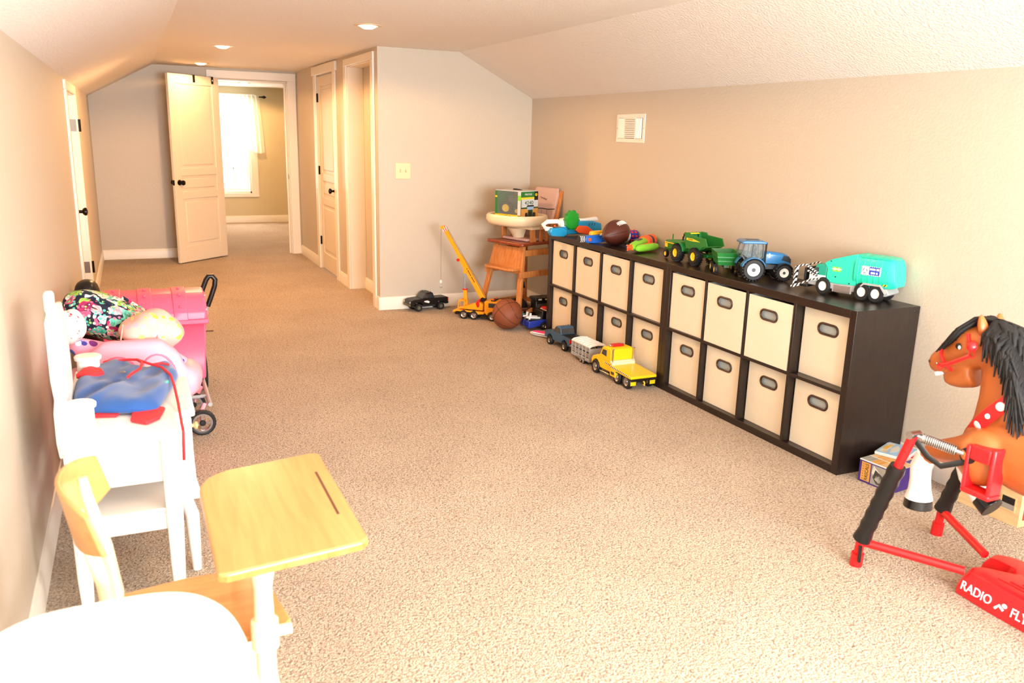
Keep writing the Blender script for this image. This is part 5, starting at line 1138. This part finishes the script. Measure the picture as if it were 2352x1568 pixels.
MB().tube([(-.262, .525, .09), (-.268, .518, .03)], .006, 6).build('loose_strap', 'black', ho)
for s in (-1, 1):
    x0 = s*.150
    st = MB().prism([(.16, .575), (.245, .565), (.255, .415), (.14, .425)], *sorted((x0-.004, x0+.004)), 'x')
    def sb(y0, y1, z0, z1): return (min(x0-.03, x0+.03), max(x0-.03, x0+.03), y0, y1, z0, z1)
    st = MB().box(*sb(.235, .250, .41, .565)).box(*sb(.150, .165, .42, .575)).box(*sb(.150, .250, .405, .425)).box(*sb(.165, .235, .52, .57)); st.build('stirrup', 'pure_red', ho, bevel=.006)
# rails and molded base
MB().tube([(-.245, .548, .095), (-.06, .265, .085)], .0150, 14).build('rail', 'red', ho); MB().tube([(.247, .605, .105), (.115, .32, .085)], .0150, 14).build('rail', 'red', ho)
MB().tube([(-.245, -.70, .095), (-.06, -.42, .085)], .0150, 14).build('rail', 'red', ho); MB().tube([(.247, -.70, .095), (.115, -.42, .085)], .0150, 14).build('rail', 'red', ho)
base = [(-.075, .275), (-.03, .300), (.0, .29), (.07, .20), (.105, .235), (.10, .325), (.15, .335), (.185, .30), (.215, .15), (.215, -.25), (.185, -.40), (.15, -.43), (.10, -.42), (.07, -.30), (.0, -.38), (-.03, -.40), (-.075, -.375), (-.085, -.25), (-.085, .15)]
bb_ = MB(); cen = Vector((.065, -.05))
def sc(k): return [(cen.x+(p[0]-cen.x)*k, cen.y+(p[1]-cen.y)*k) for p in base]
bb_.loft([[(x, y, z) for x, y in sc(k)] for k, z in ((1.0, .0), (1.0, .022), (.96, .062), (.90, .092), (.80, .10))]); bb_.build('molded_base', 'pure_red', ho, bevel=.006, seg=3)
for i in range(3): MB().tube([(-.025+i*.018, .17-i*.03, .1005), (-.03+i*.02, -.20, .1005)], .003, 6).build('base_groove', 'red', ho)
sl = Vector((.006, 0, .05)).normalized()
text('base_lettering', 'RADIO', .043, 'brand_white', ho, face_mtx((-.0805, .256, .044), (-.035, -1, 0), (.25, 0, 1)), .0016, .86, 'LEFT'); text('base_lettering', 'FLYER', .043, 'brand_white', ho, face_mtx((-.0855, .075, .044), (-.02, -1, 0), (.25, 0, 1)), .0016, .86, 'LEFT')
MB().tube([(-.0845, .128, .030), (-.084, .115, .046), (-.084, .100, .034)], .0045, 8).ball((-.084, .098, .052), (.004, .009, .008), 10, 6).build('base_emblem', 'brand_white', ho)

# ================================================================== BOXES AND BARN BY THE WALL
pz = thing('puzzle_box', 'purple puzzle box with a ticket and grey photo on its side', 'box', (.20, -.142, 0), 7)
px, py, phz = .135, .088, .105
MB().box(-px, px, -py, py, 0, phz).build('carton', 'purple', pz, bevel=.002)
MB().box(-px, px, -py, py, phz, phz+.0008).build('lid_print', 'photo_light', pz, smooth=0)
random.seed(11)
for i in range(4):
    for j in range(7):
        m = random.choice(['brick_red', 'wheat', 'photo_dark', 'photo_grey', 'tan', 'purple', 'wheat'])
        MB().box(-px+.006+i*.066, -px+.066+i*.066, -py+.004+j*.0245, -py+.0265+j*.0245, phz+.0008, phz+.0013).build('lid_picture', m, pz, smooth=0)
for i in range(1, 4): MB().box(-px+.0015+i*.066, -px+.005+i*.066, -py, py, phz+.0013, phz+.0018).build('lid_line', 'white', pz, smooth=0)
MB().box(-px-.0006, -px, -py, py, phz-.003, phz+.001).build('lid_edge', 'white', pz, smooth=0)
MB().box(-px-.0008, -px, .030, .075, .010, .097).build('ticket', 'wheat', pz, smooth=0)
text('ticket_lettering', 'RASCALS', .024, 'black', pz, face_mtx((-px-.0012, .047, .053), (0, 0, 1), (0, 1, 0)), .0002, .80)
for i in range(7): MB().lathe([(.0001, -px-.0014), (.0018, -px-.0013), (.0018, -px-.0008)], 'x', c=(0, .066, .018+i*.0115), n=8).build('ticket_dot', 'black', pz)
MB().box(-px-.0008, -px, -.065, .024, .008, .097).build('photo_print', 'photo_grey', pz, smooth=0)
for pts, m in (([(-.05, .01), (-.03, .06), (.005, .078), (.015, .04), (-.005, .015)], 'photo_dark'), ([(-.035, .03), (-.02, .055), (.0, .058), (.005, .035), (-.015, .022)], 'photo_light'), ([(-.015, .07), (.015, .095), (.022, .06), (.01, .05)], 'photo_light')):
    MB().prism(pts, -px-.0012, -px-.0008, 'x').build('photo_shape', m, pz, smooth=0)
MB().lathe([(.0001, -px-.0016), (.012, -px-.0015), (.012, -px-.0012)], 'x', c=(0, -.052, .083), n=18).build('round_seal', 'tan', pz)
dv = thing('game_case', 'thin blue and grey printed game case lying on the puzzle box', 'game case', (.262, -.088, phz+.0022), 22)
MB().box(-.088, .088, -.068, .068, 0, .014).build('case', 'box_grey', dv, bevel=.002)
MB().box(-.084, .084, -.064, .064, .014, .0146).build('cover_print', 'sky_print', dv, smooth=0)
MB().box(-.07, .075, .030, .058, .0146, .015).build('title_band', 'photo_light', dv, smooth=0)
marks('title_print', 'gold_print', dv, face_mtx((.0, .046, .0150), (1, 0, 0), (0, 1, 0)), .13, .022, 8, 8, bend=.018)
for pts, m in (([(-.06, .01), (.0, .028), (.06, .015), (.03, -.005), (-.02, -.012)], 'photo_light'), ([(-.03, -.02), (.05, -.01), (.07, -.04), (.0, -.055)], 'box_grey'), ([(-.075, -.05), (-.03, -.06), (-.03, -.052), (-.075, -.042)], 'gold_print')):
    MB().prism(pts, .0146, .0152, 'z').build('cover_shape', m, dv, smooth=0)

bn_ = thing('toy_barn', 'wooden toy building with a red brick roof panel behind the spring horse', 'toy building', (.338, -.54, 0), 0)
bp_ = MB().box(-.053, -.045, -.135, .170, 0, .185); bp_.build('side_wall', 'pine', bn_, bevel=.001)
MB().box(.045, .053, -.135, .170, 0, .185).build('side_wall', 'pine', bn_, bevel=.001)
MB().box(-.045, .045, .162, .170, 0, .185).build('end_wall', 'pine', bn_, bevel=.001); MB().box(-.045, .045, -.135, -.127, 0, .185).build('end_wall', 'pine', bn_, bevel=.001)
MB().box(-.045, .045, -.127, .162, .0, .008).build('floor_board', 'pine', bn_)
MB().box(-.053, .053, -.135, .170, .185, .193).build('roof_board', 'pine', bn_, bevel=.001)
MB().box(-.05, .045, -.12, -.02, .193, .195).build('brick_bed', 'brand_white', bn_, smooth=0)
b0 = None
for r_ in range(7):
    for c_ in range(4):
        loc = (-.042+r_*.0128, -.112+c_*.0245+(.012 if r_ % 2 else 0), .195)
        if b0 is None: b0 = MB().box(-.0054, .0054, -.0105, .0105, 0, .002).build('brick', 'brick_red', bn_, smooth=0); b0.location = loc
        else: share(b0, bn_, loc)
MB().box(-.0545, -.053, -.110, -.055, .062, .115).build('window_opening', 'black', bn_, smooth=0); MB().box(-.0552, -.0545, -.110, -.055, .062, .085).build('window_sill_panel', 'photo_grey', bn_, smooth=0)
fr_ = MB().box(-.056, -.053, -.115, -.110, .057, .12).box(-.056, -.053, -.055, -.05, .057, .12).box(-.056, -.053, -.11, -.055, .115, .12).box(-.056, -.053, -.11, -.055, .057, .062); fr_.build('window_frame', 'pine', bn_)
dd = MB().box(-.03, -.022, -.1375, -.135, .03, .105).box(.022, .03, -.1375, -.135, .03, .105).box(-.022, .022, -.1375, -.135, .097, .105).box(-.022, .022, -.1375, -.135, .03, .038); dd.build('red_door_frame', 'brick_red', bn_)

# ================================================================== LEFT SIDE: VANITY, SCHOOL DESK, DRESS-UP PILE
vx, vy = -2.95, .40
va = thing('child_vanity', 'white wooden child vanity with mirror frame against the left wall', 'vanity', (vx, vy, 0))
def L_(x, y): return (x-vx, y-vy)
top = [L_(*p) for p in ((-3.10, .0), (-2.775, .0), (-2.775, .19), (-2.716, .205), (-2.716, .62), (-2.775, .635), (-2.775, .82), (-3.10, .82))]
MB().prism(top, .545, .57, 'z').build('table_top', 'furniture_white', va, bevel=.006, seg=3)
def vbox(nm, x0, x1, y0, y1, z0, z1, bev=.003): a, b = L_(x0, y0), L_(x1, y1); return MB().box(a[0], b[0], a[1], b[1], z0, z1).build(nm, 'furniture_white', va, bevel=bev)
for y in (.022, .785): vbox('side_apron', -3.06, -2.82, y, y+.016, .405, .545)
vbox('back_apron', -3.085, -3.07, .04, .78, .405, .545)
for y in (.03, .79):
    for xt, xb in ((-2.803, -2.806), (-3.068, -3.072)):
        a = L_(xt, y); b = L_(xb, y-.004)
        MB().loft([[(c[0]+sx*w, c[1]+sy*w, z) for sx, sy in ((-1, -1), (1, -1), (1, 1), (-1, 1))] for c, w, z in ((b, .016, 0), (b, .021, .12), (a, .027, .40), (a, .027, .545))]).build('leg', 'furniture_white', va, bevel=.006, seg=3)
vbox('lower_shelf', -3.07, -2.80, .02, .80, .300, .316); 
for y in (.018, .79): vbox('shelf_apron', -3.05, -2.825, y, y+.014, .245, .300)
for y in (.195, .605):
    MB().prism([(L_(-2.80, 0)[0], .26), (L_(-2.712, 0)[0], .26), (L_(-2.726, 0)[0], .33), (L_(-2.733, 0)[0], .545), (L_(-2.80, 0)[0], .545)], y-vy, y+.014-vy, 'y').build('bay_side', 'furniture_white', va, bevel=.003)
    q = L_(-2.752, y+.0); MB().tube([(q[0]-.010, q[1], .26), (q[0]+.004, q[1], .20), (q[0]+.006, q[1], .10), (q[0]+.008, q[1]-.01, .0)], [.020, .023, .020, .014], 12).build('bay_leg', 'furniture_white', va)
vbox('bay_front', -2.745, -2.735, .209, .605, .26, .545); vbox('bay_shelf', -2.80, -2.72, .195, .619, .255, .266)
for y0 in (.22, .415): vbox('drawer_front', -2.735, -2.728, y0, y0+.18, .42, .535)
for y0 in (.31, .505):
    q = L_(-2.728, y0); MB().lathe([(.007, 0), (.006, .01), (.013, .016), (.013, .022), (.0001, .026)], 'x', c=(q[0], q[1], .478), n=14).build('drawer_knob', 'tan', va)
q = L_(-3.0, .022); MB().lathe([(.0001, -.012), (.010, -.010), (.010, -.006), (.006, 0)], 'y', c=(q[0]-.02, q[1], .50), n=14).build('side_knob', 'tan', va)
# mirror frame
def mpost(y):
    q = L_(-3.088, y)
    MB().loft([[(q[0]+sx*w, q[1]+sy*w*1.3, z) for sx, sy in ((-1, -1), (1, -1), (1, 1), (-1, 1))] for w, z in ((.016, .52), (.020, .57), (.019, .66), (.014, .70), (.018, .76), (.017, .93), (.010, .955), (.013, .965), (.013, 1.01), (.008, 1.018))]).build('mirror_post', 'furniture_white', va, bevel=.004)
mpost(.035)
q0, q1 = L_(-3.098, .06), L_(-3.080, .46)
MB().prism([(q0[1], .57), (q1[1], .57), (q1[1], .80), (q1[1]-.03, .87), (q1[1]-.12, .93), (q0[1]+.10, .955), (q0[1], .95)], q0[0], q1[0]-.002, 'x').build('mirror_board', 'furniture_white', va, bevel=.004)
for y in (.115, .70):
    q = L_(-3.045, y); MB().lathe([(.038, .57), (.038, .640), (.045, .644), (.046, .654), (.042, .658), (.0001, .660)], 'z', c=(q[0], q[1], 0), n=28).build('jewelry_box', 'furniture_white', va)
# ---- blue cloth bag on the vanity
bgx, bgy = -2.93, .47
bg_ = thing('cloth_bag', 'blue cloth drawstring bag with red corners lying on the white vanity', 'bag', (bgx, bgy, .5705))
out = [(-3.085, .40), (-3.085, .55), (-3.06, .64), (-3.04, .76), (-2.96, .80), (-2.91, .745), (-2.86, .68), (-2.80, .655), (-2.757, .69), (-2.742, .57), (-2.775, .42), (-2.80, .31), (-2.825, .20), (-2.90, .19), (-2.985, .22), (-3.04, .25), (-3.075, .31)]
def subdiv(p, n=3):
    o = []
    for i in range(len(p)):
        a, b = p[i], p[(i+1) % len(p)]
        for k in range(n): o.append((lerp(a[0], b[0], k/n), lerp(a[1], b[1], k/n)))
    return o
po = subdiv(out); rs = []
for k, z in ((.96, .001), (1.0, .012), (.97, .030), (.88, .048), (.72, .054), (.55, .050), (.38, .052), (.22, .047), (.08, .045)):
    r = []
    for i, (x, y) in enumerate(po):
        dx, dy = (x-bgx)*k, (y-bgy)*k
        zz = z+(.010*math.sin(dx*38+1.2*math.sin(dy*20))*math.sin(dy*17+.5)+.006*math.sin(dx*70-dy*45) if z > .02 else 0)
        r.append((dx, dy, max(.001, zz)))
    rs.append(r)
cb_ = MB().loft(rs).build('bag_cloth', 'blue_cloth', bg_, sub=1, smooth=180)
def cpos(x, y, z=.064): return (x-bgx, y-bgy, z)
MB().tube([cpos(-2.945, .70, .058), cpos(-2.91, .675, .066), cpos(-2.88, .655, .068), cpos(-2.865, .60, .070), cpos(-2.872, .53, .068), cpos(-2.905, .46, .066), cpos(-2.912, .43, .066)], .0048, 8).build('cord', 'red_cord', bg_)
MB().tube([cpos(-2.878, .655, .068), cpos(-2.845, .59, .068), cpos(-2.80, .54, .062), cpos(-2.775, .47, .050), cpos(-2.768, .38, .035), cpos(-2.764, .25, .016), cpos(-2.764, .05, .006), cpos(-2.763, -.008, .002), cpos(-2.765, -.014, -.03), cpos(-2.767, -.012, -.09)], .0045, 8).build('cord', 'red_cord', bg_)
MB().tube([cpos(-2.835, .575, .066), cpos(-2.80, .60, .062), cpos(-2.775, .615, .050)], .0045, 8).build('cord', 'red_cord', bg_)
def patch(nm, pts, z0, z1, m='red_cord'): return MB().prism([(x-bgx, y-bgy) for x, y in pts], z0, z1, 'z').build(nm, m, bg_, bevel=.004)
patch('red_corner', [(-2.905, .20), (-2.83, .245), (-2.805, .22), (-2.825, .125), (-2.865, .085), (-2.91, .13)], .002, .014)
patch('red_corner', [(-3.08, .56), (-3.06, .64), (-3.035, .66), (-3.0, .62), (-2.99, .57), (-3.03, .545)], .040, .058)
patch('red_hem', [(-3.02, .215), (-2.95, .195), (-2.94, .225), (-3.01, .245)], .0015, .010)
MB().lathe([(.0001, .004), (.009, .002), (.011, 0)], 'z', c=cpos(-2.93, .52, .062), n=14).build('snap', 'steel', bg_)
patch('teal_tag', [(-2.815, .40), (-2.795, .43), (-2.782, .425), (-2.795, .385)], .034, .046, 'turquoise')
patch('red_stripe', [(-3.0, .735), (-2.985, .755), (-2.945, .74), (-2.95, .72)], .040, .052)

# ---- pink toddler chair with the dress-up pile on it
pc = thing('toddler_chair', 'pale pink molded plastic toddler chair behind the white vanity', 'chair', (-2.9, 1.18, 0))
pc.rotation_euler = (0, 0, math.pi)
m_ = MB()
m_.box(-.185, .185, -.16, .15, .0, .27)
m_.loft([[(x*k, y-dy, z) for x, y in ((-.215, .10), (.215, .10), (.215, .17), (-.215, .17))] for z, k, dy in ((.0, .85, 0), (.3, .92, 0), (.46, .98, .02), (.55, .84, .03), (.615, .50, .035))])
for s in (-1, 1):
    m_.loft([[(s*(.195+dx)+w*math.cos(R(a)), .03+.13*k*math.sin(R(a)), z) for a in range(0, 360, 30)] for z, w, k, dx in ((.345, .02, .6, .005), (.37, .05, 1, .015), (.43, .06, 1.08, .022), (.47, .052, .95, .02), (.485, .02, .5, .015))])
co_ = m_.build('molded_shell', 'pink_light', pc, smooth=180)
rm = co_.modifiers.new('r', 'REMESH'); rm.mode = 'VOXEL'; rm.voxel_size = .014; rm.use_smooth_shade = True
sm = co_.modifiers.new('sm', 'SMOOTH'); sm.iterations = 8; sm.factor = .5
for cx, w_ in ((-.09, .075), (.06, .085)):
    MB().tube([(cx+w_*math.cos(R(a)), .158-.02*math.sin(R(a)), .44+.115*math.sin(R(a))) for a in range(0, 181, 15)], .0045, 6).build('petal_line', 'pink_chest', pc)
def pillow(name, label, cat, mat, c, r, rot=(0, 0, 0), wob=.08, seed=1, group=None):
    random.seed(seed); ph = [random.uniform(0, 6) for _ in range(6)]
    mb = MB().ball((0, 0, 0), r, 36, 22); vs = []
    for p in mb.v:
        v = Vector(p); d = 1+wob*(math.sin(v.x*31+ph[0])*math.sin(v.y*27+ph[1])+.6*math.sin(v.z*44+ph[2]+v.x*25)+.5*math.sin(v.x*60+v.y*52+ph[3]))
        vs.append(tuple(v*d))
    mb.v = vs; t = thing(name, label, cat, c); t.rotation_euler = tuple(R(a) for a in rot)
    mb.build('fabric', mat, t, smooth=180); return t
pr_ = thing('polka_dot_roll', 'pink roll of cloth with blue and purple dots on the pink chair', 'cushion', (-2.915, 1.20, .515))
MB().tube([(-.225, -.02, .075), (-.19, -.03, .065), (-.05, 0, .015), (.08, -.03, -.012), (.19, -.04, -.03), (.225, -.045, -.036)], [.02, .04, .042, .044, .040, .02], 18).build('fabric', 'polka', pr_, smooth=180)
fb_ = pillow('floral_bag', 'pink bag with yellow green flowers and hanging straps on the pink chair', 'bag', 'floral_pink', (-2.815, 1.235, .612), (.130, .115, .088), (0, 8, 0), .09, 5)
for x in (-.12, .02): MB().tube([(x, -.07, .03), (x-.004, -.115, -.02), (x+.012, -.14, -.10), (x+.022, -.145, -.17)], .016, 8, rz=.22).build('strap', 'floral_pink', fb_)
pillow('dotted_cloth', 'white cloth with small red dots bunched beside the mirror post', 'cloth', 'red_dots', (-3.115, 1.14, .675), (.05, .09, .072), (0, 0, 0), .10, 9)
pd = thing('paisley_bag', 'navy paisley quilted duffel bag on top of the dress-up pile', 'bag', (-2.985, 1.47, .638))
rs = []
for x, ry, rz, zc, yc in ((-.185, .03, .03, .05, 0), (-.165, .10, .075, .045, 0), (-.10, .145, .105, .03, 0), (.0, .15, .108, .0, -.01), (.09, .13, .085, -.025, -.015), (.155, .09, .05, -.045, -.02), (.190, .03, .018, -.052, -.02)):
    rs.append([(x+.006*math.sin(a*.2), yc+ry*(1+.06*math.sin(a*.11+x*30))*math.cos(R(a)), zc+rz*(1+.07*math.sin(a*.17+x*25))*math.sin(R(a))) for a in range(0, 360, 15)])
MB().loft(rs).build('quilted_body', 'paisley', pd, sub=1, smooth=180)
MB().tube([(-.10, -.10, .125), (.0, -.115, .095), (.10, -.12, .03), (.17, -.085, -.02), (.19, -.03, -.03), (.15, .03, .01), (.05, .06, .075)], .009, 8, rz=.35).build('handle', 'paisley', pd)
MB().tube([(-.05, -.125, .07), (.05, -.135, .02), (.13, -.12, -.035), (.185, -.05, -.05)], .004, 6).build('zip_piping', 'black', pd)
pd.rotation_euler = (0, 0, R(-6))

# ---- pink toy chest on the doll stroller
ch_ = thing('toy_chest', 'bright pink plastic treasure chest with a domed strapped lid', 'toy chest', (-2.795, 2.20, .150))
HW_, HD_ = .262, .205
MB().loft([[(x*k, y*k, z) for x, y in ((-HW_, -HD_), (HW_, -HD_), (HW_, HD_), (-HW_, HD_))] for z, k in ((0, .88), (.015, .90), (.31, .955), (.318, .955))]).build('chest_body', 'pink_chest', ch_, bevel=.010, seg=3)
MB().box(-HW_-.004, HW_+.004, -HD_-.006, HD_+.006, .312, .338).build('lid_rim', 'pink_chest', ch_, bevel=.006)
pts = [(-HD_, .336), (-HD_+.005, .375), (-HD_+.05, .430), (-.08, .462), (.08, .462), (HD_-.05, .430), (HD_-.005, .375), (HD_, .336)]
MB().loft([[(x, y*k, .336+(z-.336)*k) for y, z in pts] for x, k in ((-HW_, .95), (-HW_+.012, 1), (HW_-.012, 1), (HW_, .95))]).build('lid', 'pink_chest', ch_, bevel=.006)
for x in (-.19, -.04, .13):
    MB().loft([[(xx, y*1.03, .334+(z-.334)*1.05) for y, z in pts] for xx in (x-.035, x+.035)]).build('strap', 'pink_chest', ch_, bevel=.004)
    for y, z in ((-.185, .405), (-.12, .458), (.0, .472)): MB().ball((x, y, z+.002), (.008, .008, .006), 10, 6).build('rivet', 'pink_chest', ch_)
for x in (-.05, .07): MB().box(x-.006, x+.006, -HD_-.001, -HD_+.02, .02, .31).build('front_rib', 'pink_chest', ch_, bevel=.003)
for y, z in ((-.12, .45), (-.185, .385)): MB().ball((HW_-.004, y, z), .006, 8, 6).build('lid_rivet', 'pink_light', ch_)
st_ = thing('doll_stroller', 'pink and grey doll stroller with black wheels under the pink chest', 'stroller', (-2.82, 2.1, 0))
def P_(x, y, z): return (x+2.82, y-2.1, z)
for s in (-1, 1):
    xx = -2.82+s*.245
    MB().tube([P_(xx, 1.60, .135), P_(xx, 2.0, .135), P_(xx, 2.45, .135), P_(xx+s*.0, 2.55, .16)], .011, 10).build('side_rail', 'grey', st_)
    MB().tube([P_(xx, 2.30, .135), P_(xx, 2.36, .11)], .010, 8).build('wheel_bracket', 'grey', st_)
for y in (1.75, 2.05, 2.36): MB().tube([P_(-3.06, y, .135), P_(-2.58, y, .135)], .009, 10).build('cross_bar', 'grey', st_)
MB().box(-.235, .235, -.13, .33, .146, .1495).build('seat_base', 'pink_chest', st_, bevel=.001)
for s in (-1, 1):
    xx = -2.82+s*.20
    wheel(st_, *P_(xx, 1.545, .064), .063, .03, hub='silver', hubr=.74, side=-1, spokes=4, cap='black')
    wheel(st_, *P_(xx-s*.02, 1.86, .062), .060, .03, hub='silver', hubr=.74, side=-1, spokes=4, cap='black')
    MB().tube([P_(xx, 1.56, .064), P_(xx-.004, 1.585, .10), P_(xx+s*.02, 1.62, .135)], .010, 8).build('fork', 'pink_light', st_)
    MB().tube([P_(xx-s*.02, 1.875, .062), P_(xx, 1.89, .10), P_(xx+s*.03, 1.92, .135)], .010, 8).build('fork', 'pink_light', st_)
    o = wheel(st_, *P_(-2.82+s*.268, 2.33, .112), .110, .034, hub='dark_grey', hubr=.45, side=1); o.rotation_euler = (0, 0, R(-90*s))
# push handle with foam grip
hp = [(-2.530, .44), (-2.505, .505), (-2.478, .570), (-2.462, .592), (-2.442, .592), (-2.425, .570), (-2.430, .53), (-2.452, .47), (-2.478, .405)]
MB().tube([P_(x, 2.75, z) for x, z in hp], .0155, 12).build('foam_grip', 'black', st_)
MB().tube([P_(-2.478, 2.75, .405), P_(-2.50, 2.73, .34), P_(-2.535, 2.66, .24), P_(-2.575, 2.55, .155)], .0085, 10).build('handle_tube', 'grey', st_)
MB().tube([P_(-2.530, 2.75, .44), P_(-2.548, 2.74, .39), P_(-2.560, 2.68, .27), P_(-2.578, 2.56, .16)], .0085, 10).build('handle_tube', 'grey', st_)
for x, z in ((-2.496, .352), (-2.547, .395)): MB().cyl(P_(x-.006, 2.737, z-.02), P_(x+.006, 2.742, z+.02), .0135, 12).build('handle_clip', 'pink_light', st_)
hat = thing('black_bag', 'tall black cloth bag with a rounded top between the pink chest and the wall', 'bag', (-3.128, 2.62, 0))
MB().loft([[(r_*1.0*math.cos(R(a))*(1+.05*math.sin(R(a*4))), r_*1.25*math.sin(R(a)), z_) for a in range(0, 360, 15)] for r_, z_ in ((.060, 0), (.070, .05), (.072, .30), (.070, .50), (.066, .575), (.048, .612), (.014, .626))]).build('cloth', 'black', hat, sub=1, smooth=180)
MB().tube([(.030, -.060, .545), (.034, -.066, .40), (.034, -.066, .20)], .004, 6).build('seam', 'dark_grey', hat)
tc_ = thing('hair_clip', 'thin dark hair clip dropped on the carpet beyond the pink chest', 'hair clip', (-2.42, 3.79, .001), 14)
MB().tube([(-.045, 0, .005), (.0, .003, .007), (.045, 0, .005)], .004, 6).build('bar', 'leather_brown', tc_)
for i in range(5): MB().cyl((-.035+i*.018, 0, .005), (-.035+i*.018, .009, .004), .002, 6).build('tooth', 'leather_brown', tc_)

# ---- old school desk
sdx, sdy = -2.66, -.70
de = thing('school_desk', 'old school desk with maple top, plywood seat and cream metal legs', 'desk', (sdx, sdy, 0))
def D_(x, y): return (x-sdx, y-sdy)
pts = [(-2.752, -.980), (-2.735, -.990), (-2.445, -.955), (-2.428, -.935), (-2.428, -.405), (-2.445, -.388), (-2.640, -.425)]+[(-2.640-.115*math.sin(R(a)), -.545+.12*math.cos(R(a))) for a in (15, 35, 55, 75, 90)]
MB().prism([D_(*p) for p in pts], .580, .600, 'z').build('desk_top', 'maple', de, bevel=.006, seg=3)
MB().prism([D_(x, y) for x, y in ((-2.752, -.980), (-2.735, -.991), (-2.445, -.956), (-2.428, -.936), (-2.430, -.930), (-2.447, -.948), (-2.735, -.983), (-2.750, -.972))], .581, .5935, 'z').build('top_edge', 'oak_orange', de)
a, b = D_(-2.464, -.80), D_(-2.463, -.53); MB().bar((a[0], a[1], .5992), (b[0], b[1], .5992), .007, .0022).build('pencil_groove', 'leather_brown', de, smooth=0)
def pedestal(x, y, nm):
    q = D_(x, y)
    MB().lathe([(.034, .0), (.036, .10), (.034, .23), (.026, .26), (.022, .29), (.022, .35), (.030, .355), (.030, .42), (.022, .425), (.020, .50), (.030, .56), (.045, .58)], 'z', c=(q[0], q[1], 0), n=18).build('pedestal', 'cream_metal', de)
    MB().cyl((q[0]+.026, q[1], .388), (q[0]+.058, q[1], .388), .013, 12).build('clamp_knob', 'cream_metal', de)
    MB().bar((q[0]-.30, q[1], .02), (q[0]+.045, q[1], .02), .05, .036).build('foot', 'cream_metal', de, bevel=.008, seg=3)
pedestal(-2.655, -.895, 'a'); pedestal(-2.655, -.50, 'b')
sp_ = [(-2.99, -.85), (-2.64, -.855), (-2.605, -.845), (-2.585, -.815), (-2.620, -.56), (-2.66, -.535), (-2.80, -.53), (-2.99, -.56)]
MB().prism([D_(*p) for p in sp_], .345, .362, 'z').build('seat', 'seat_ply', de, bevel=.006, seg=3)
for y in (-.80, -.60): a = D_(-2.98, y); b = D_(-2.66, y); MB().bar((a[0], a[1], .334), (b[0], b[1], .334), .03, .02).build('seat_bracket', 'cream_metal', de, bevel=.003)
MB().bar((D_(-2.655, -.9)[0], D_(-2.655, -.895)[1], .325), (D_(-2.655, -.5)[0], D_(-2.655, -.50)[1], .325), .03, .02).build('cross_beam', 'cream_metal', de, bevel=.003)
# curved back slat on two uprights
rs = []
for i in range(13):
    t = i/12; y = lerp(-.915, -.565, t); bow = .062*(1-(2*t-1)**2); hh = .068*(1-.35*abs(2*t-1)**3); x = -2.965-bow; zc = .688
    q = D_(x, y); rs.append([(q[0]-.006-.012, q[1], zc+hh), (q[0]+.006-.012, q[1], zc+hh), (q[0]+.006+.012, q[1], zc-hh), (q[0]-.006+.012, q[1], zc-hh)])
MB().loft(rs).build('back_slat', 'maple', de, bevel=.004)
for y in (-.83, -.65):
    q = [D_(x, y)+(z,) for x, z in ((-2.965, .34), (-2.955, .42), (-2.967, .54), (-2.995, .67), (-3.000, .715))]
    MB().tube([(a[0], a[1], a[2]) for a in q], [.017, .017, .015, .013, .010], 12).build('back_upright', 'cream_metal', de)
    for z in (.665, .71): MB().ball((D_(-2.99-.0, y)[0]-.008, q[0][1], z), .006, 8, 6).build('rivet', 'silver', de)
# ---- white rounded side table in the near corner
wt = thing('round_corner_table', 'white round-cornered side table in the near left corner', 'table', (-2.957, -1.395, 0))
def sup(a, b, p=3.4, n=64): return [(a*abs(math.cos(t))**(2/p)*(1 if math.cos(t) >= 0 else -1), b*abs(math.sin(t))**(2/p)*(1 if math.sin(t) >= 0 else -1)) for t in [2*math.pi*i/n for i in range(n)]]
MB().loft([[(x, y, z) for x, y in sup(a, b)] for a, b, z in ((.215, .375, .560), (.232, .392, .565), (.237, .397, .580), (.236, .396, .592), (.228, .388, .600), (.212, .372, .600), (.205, .365, .592), (.20, .36, .591))]).build('table_top', 'furniture_white', wt, smooth=40)
MB().prism(sup(.18, .33), .50, .565, 'z').build('apron', 'furniture_white', wt, smooth=40)
for sx in (-1, 1):
    for sy in (-1, 1): MB().tube([(sx*.15, sy*.27, .55), (sx*.16, sy*.29, .25), (sx*.17, sy*.31, 0)], [.024, .020, .014], 12).build('leg', 'furniture_white', wt)
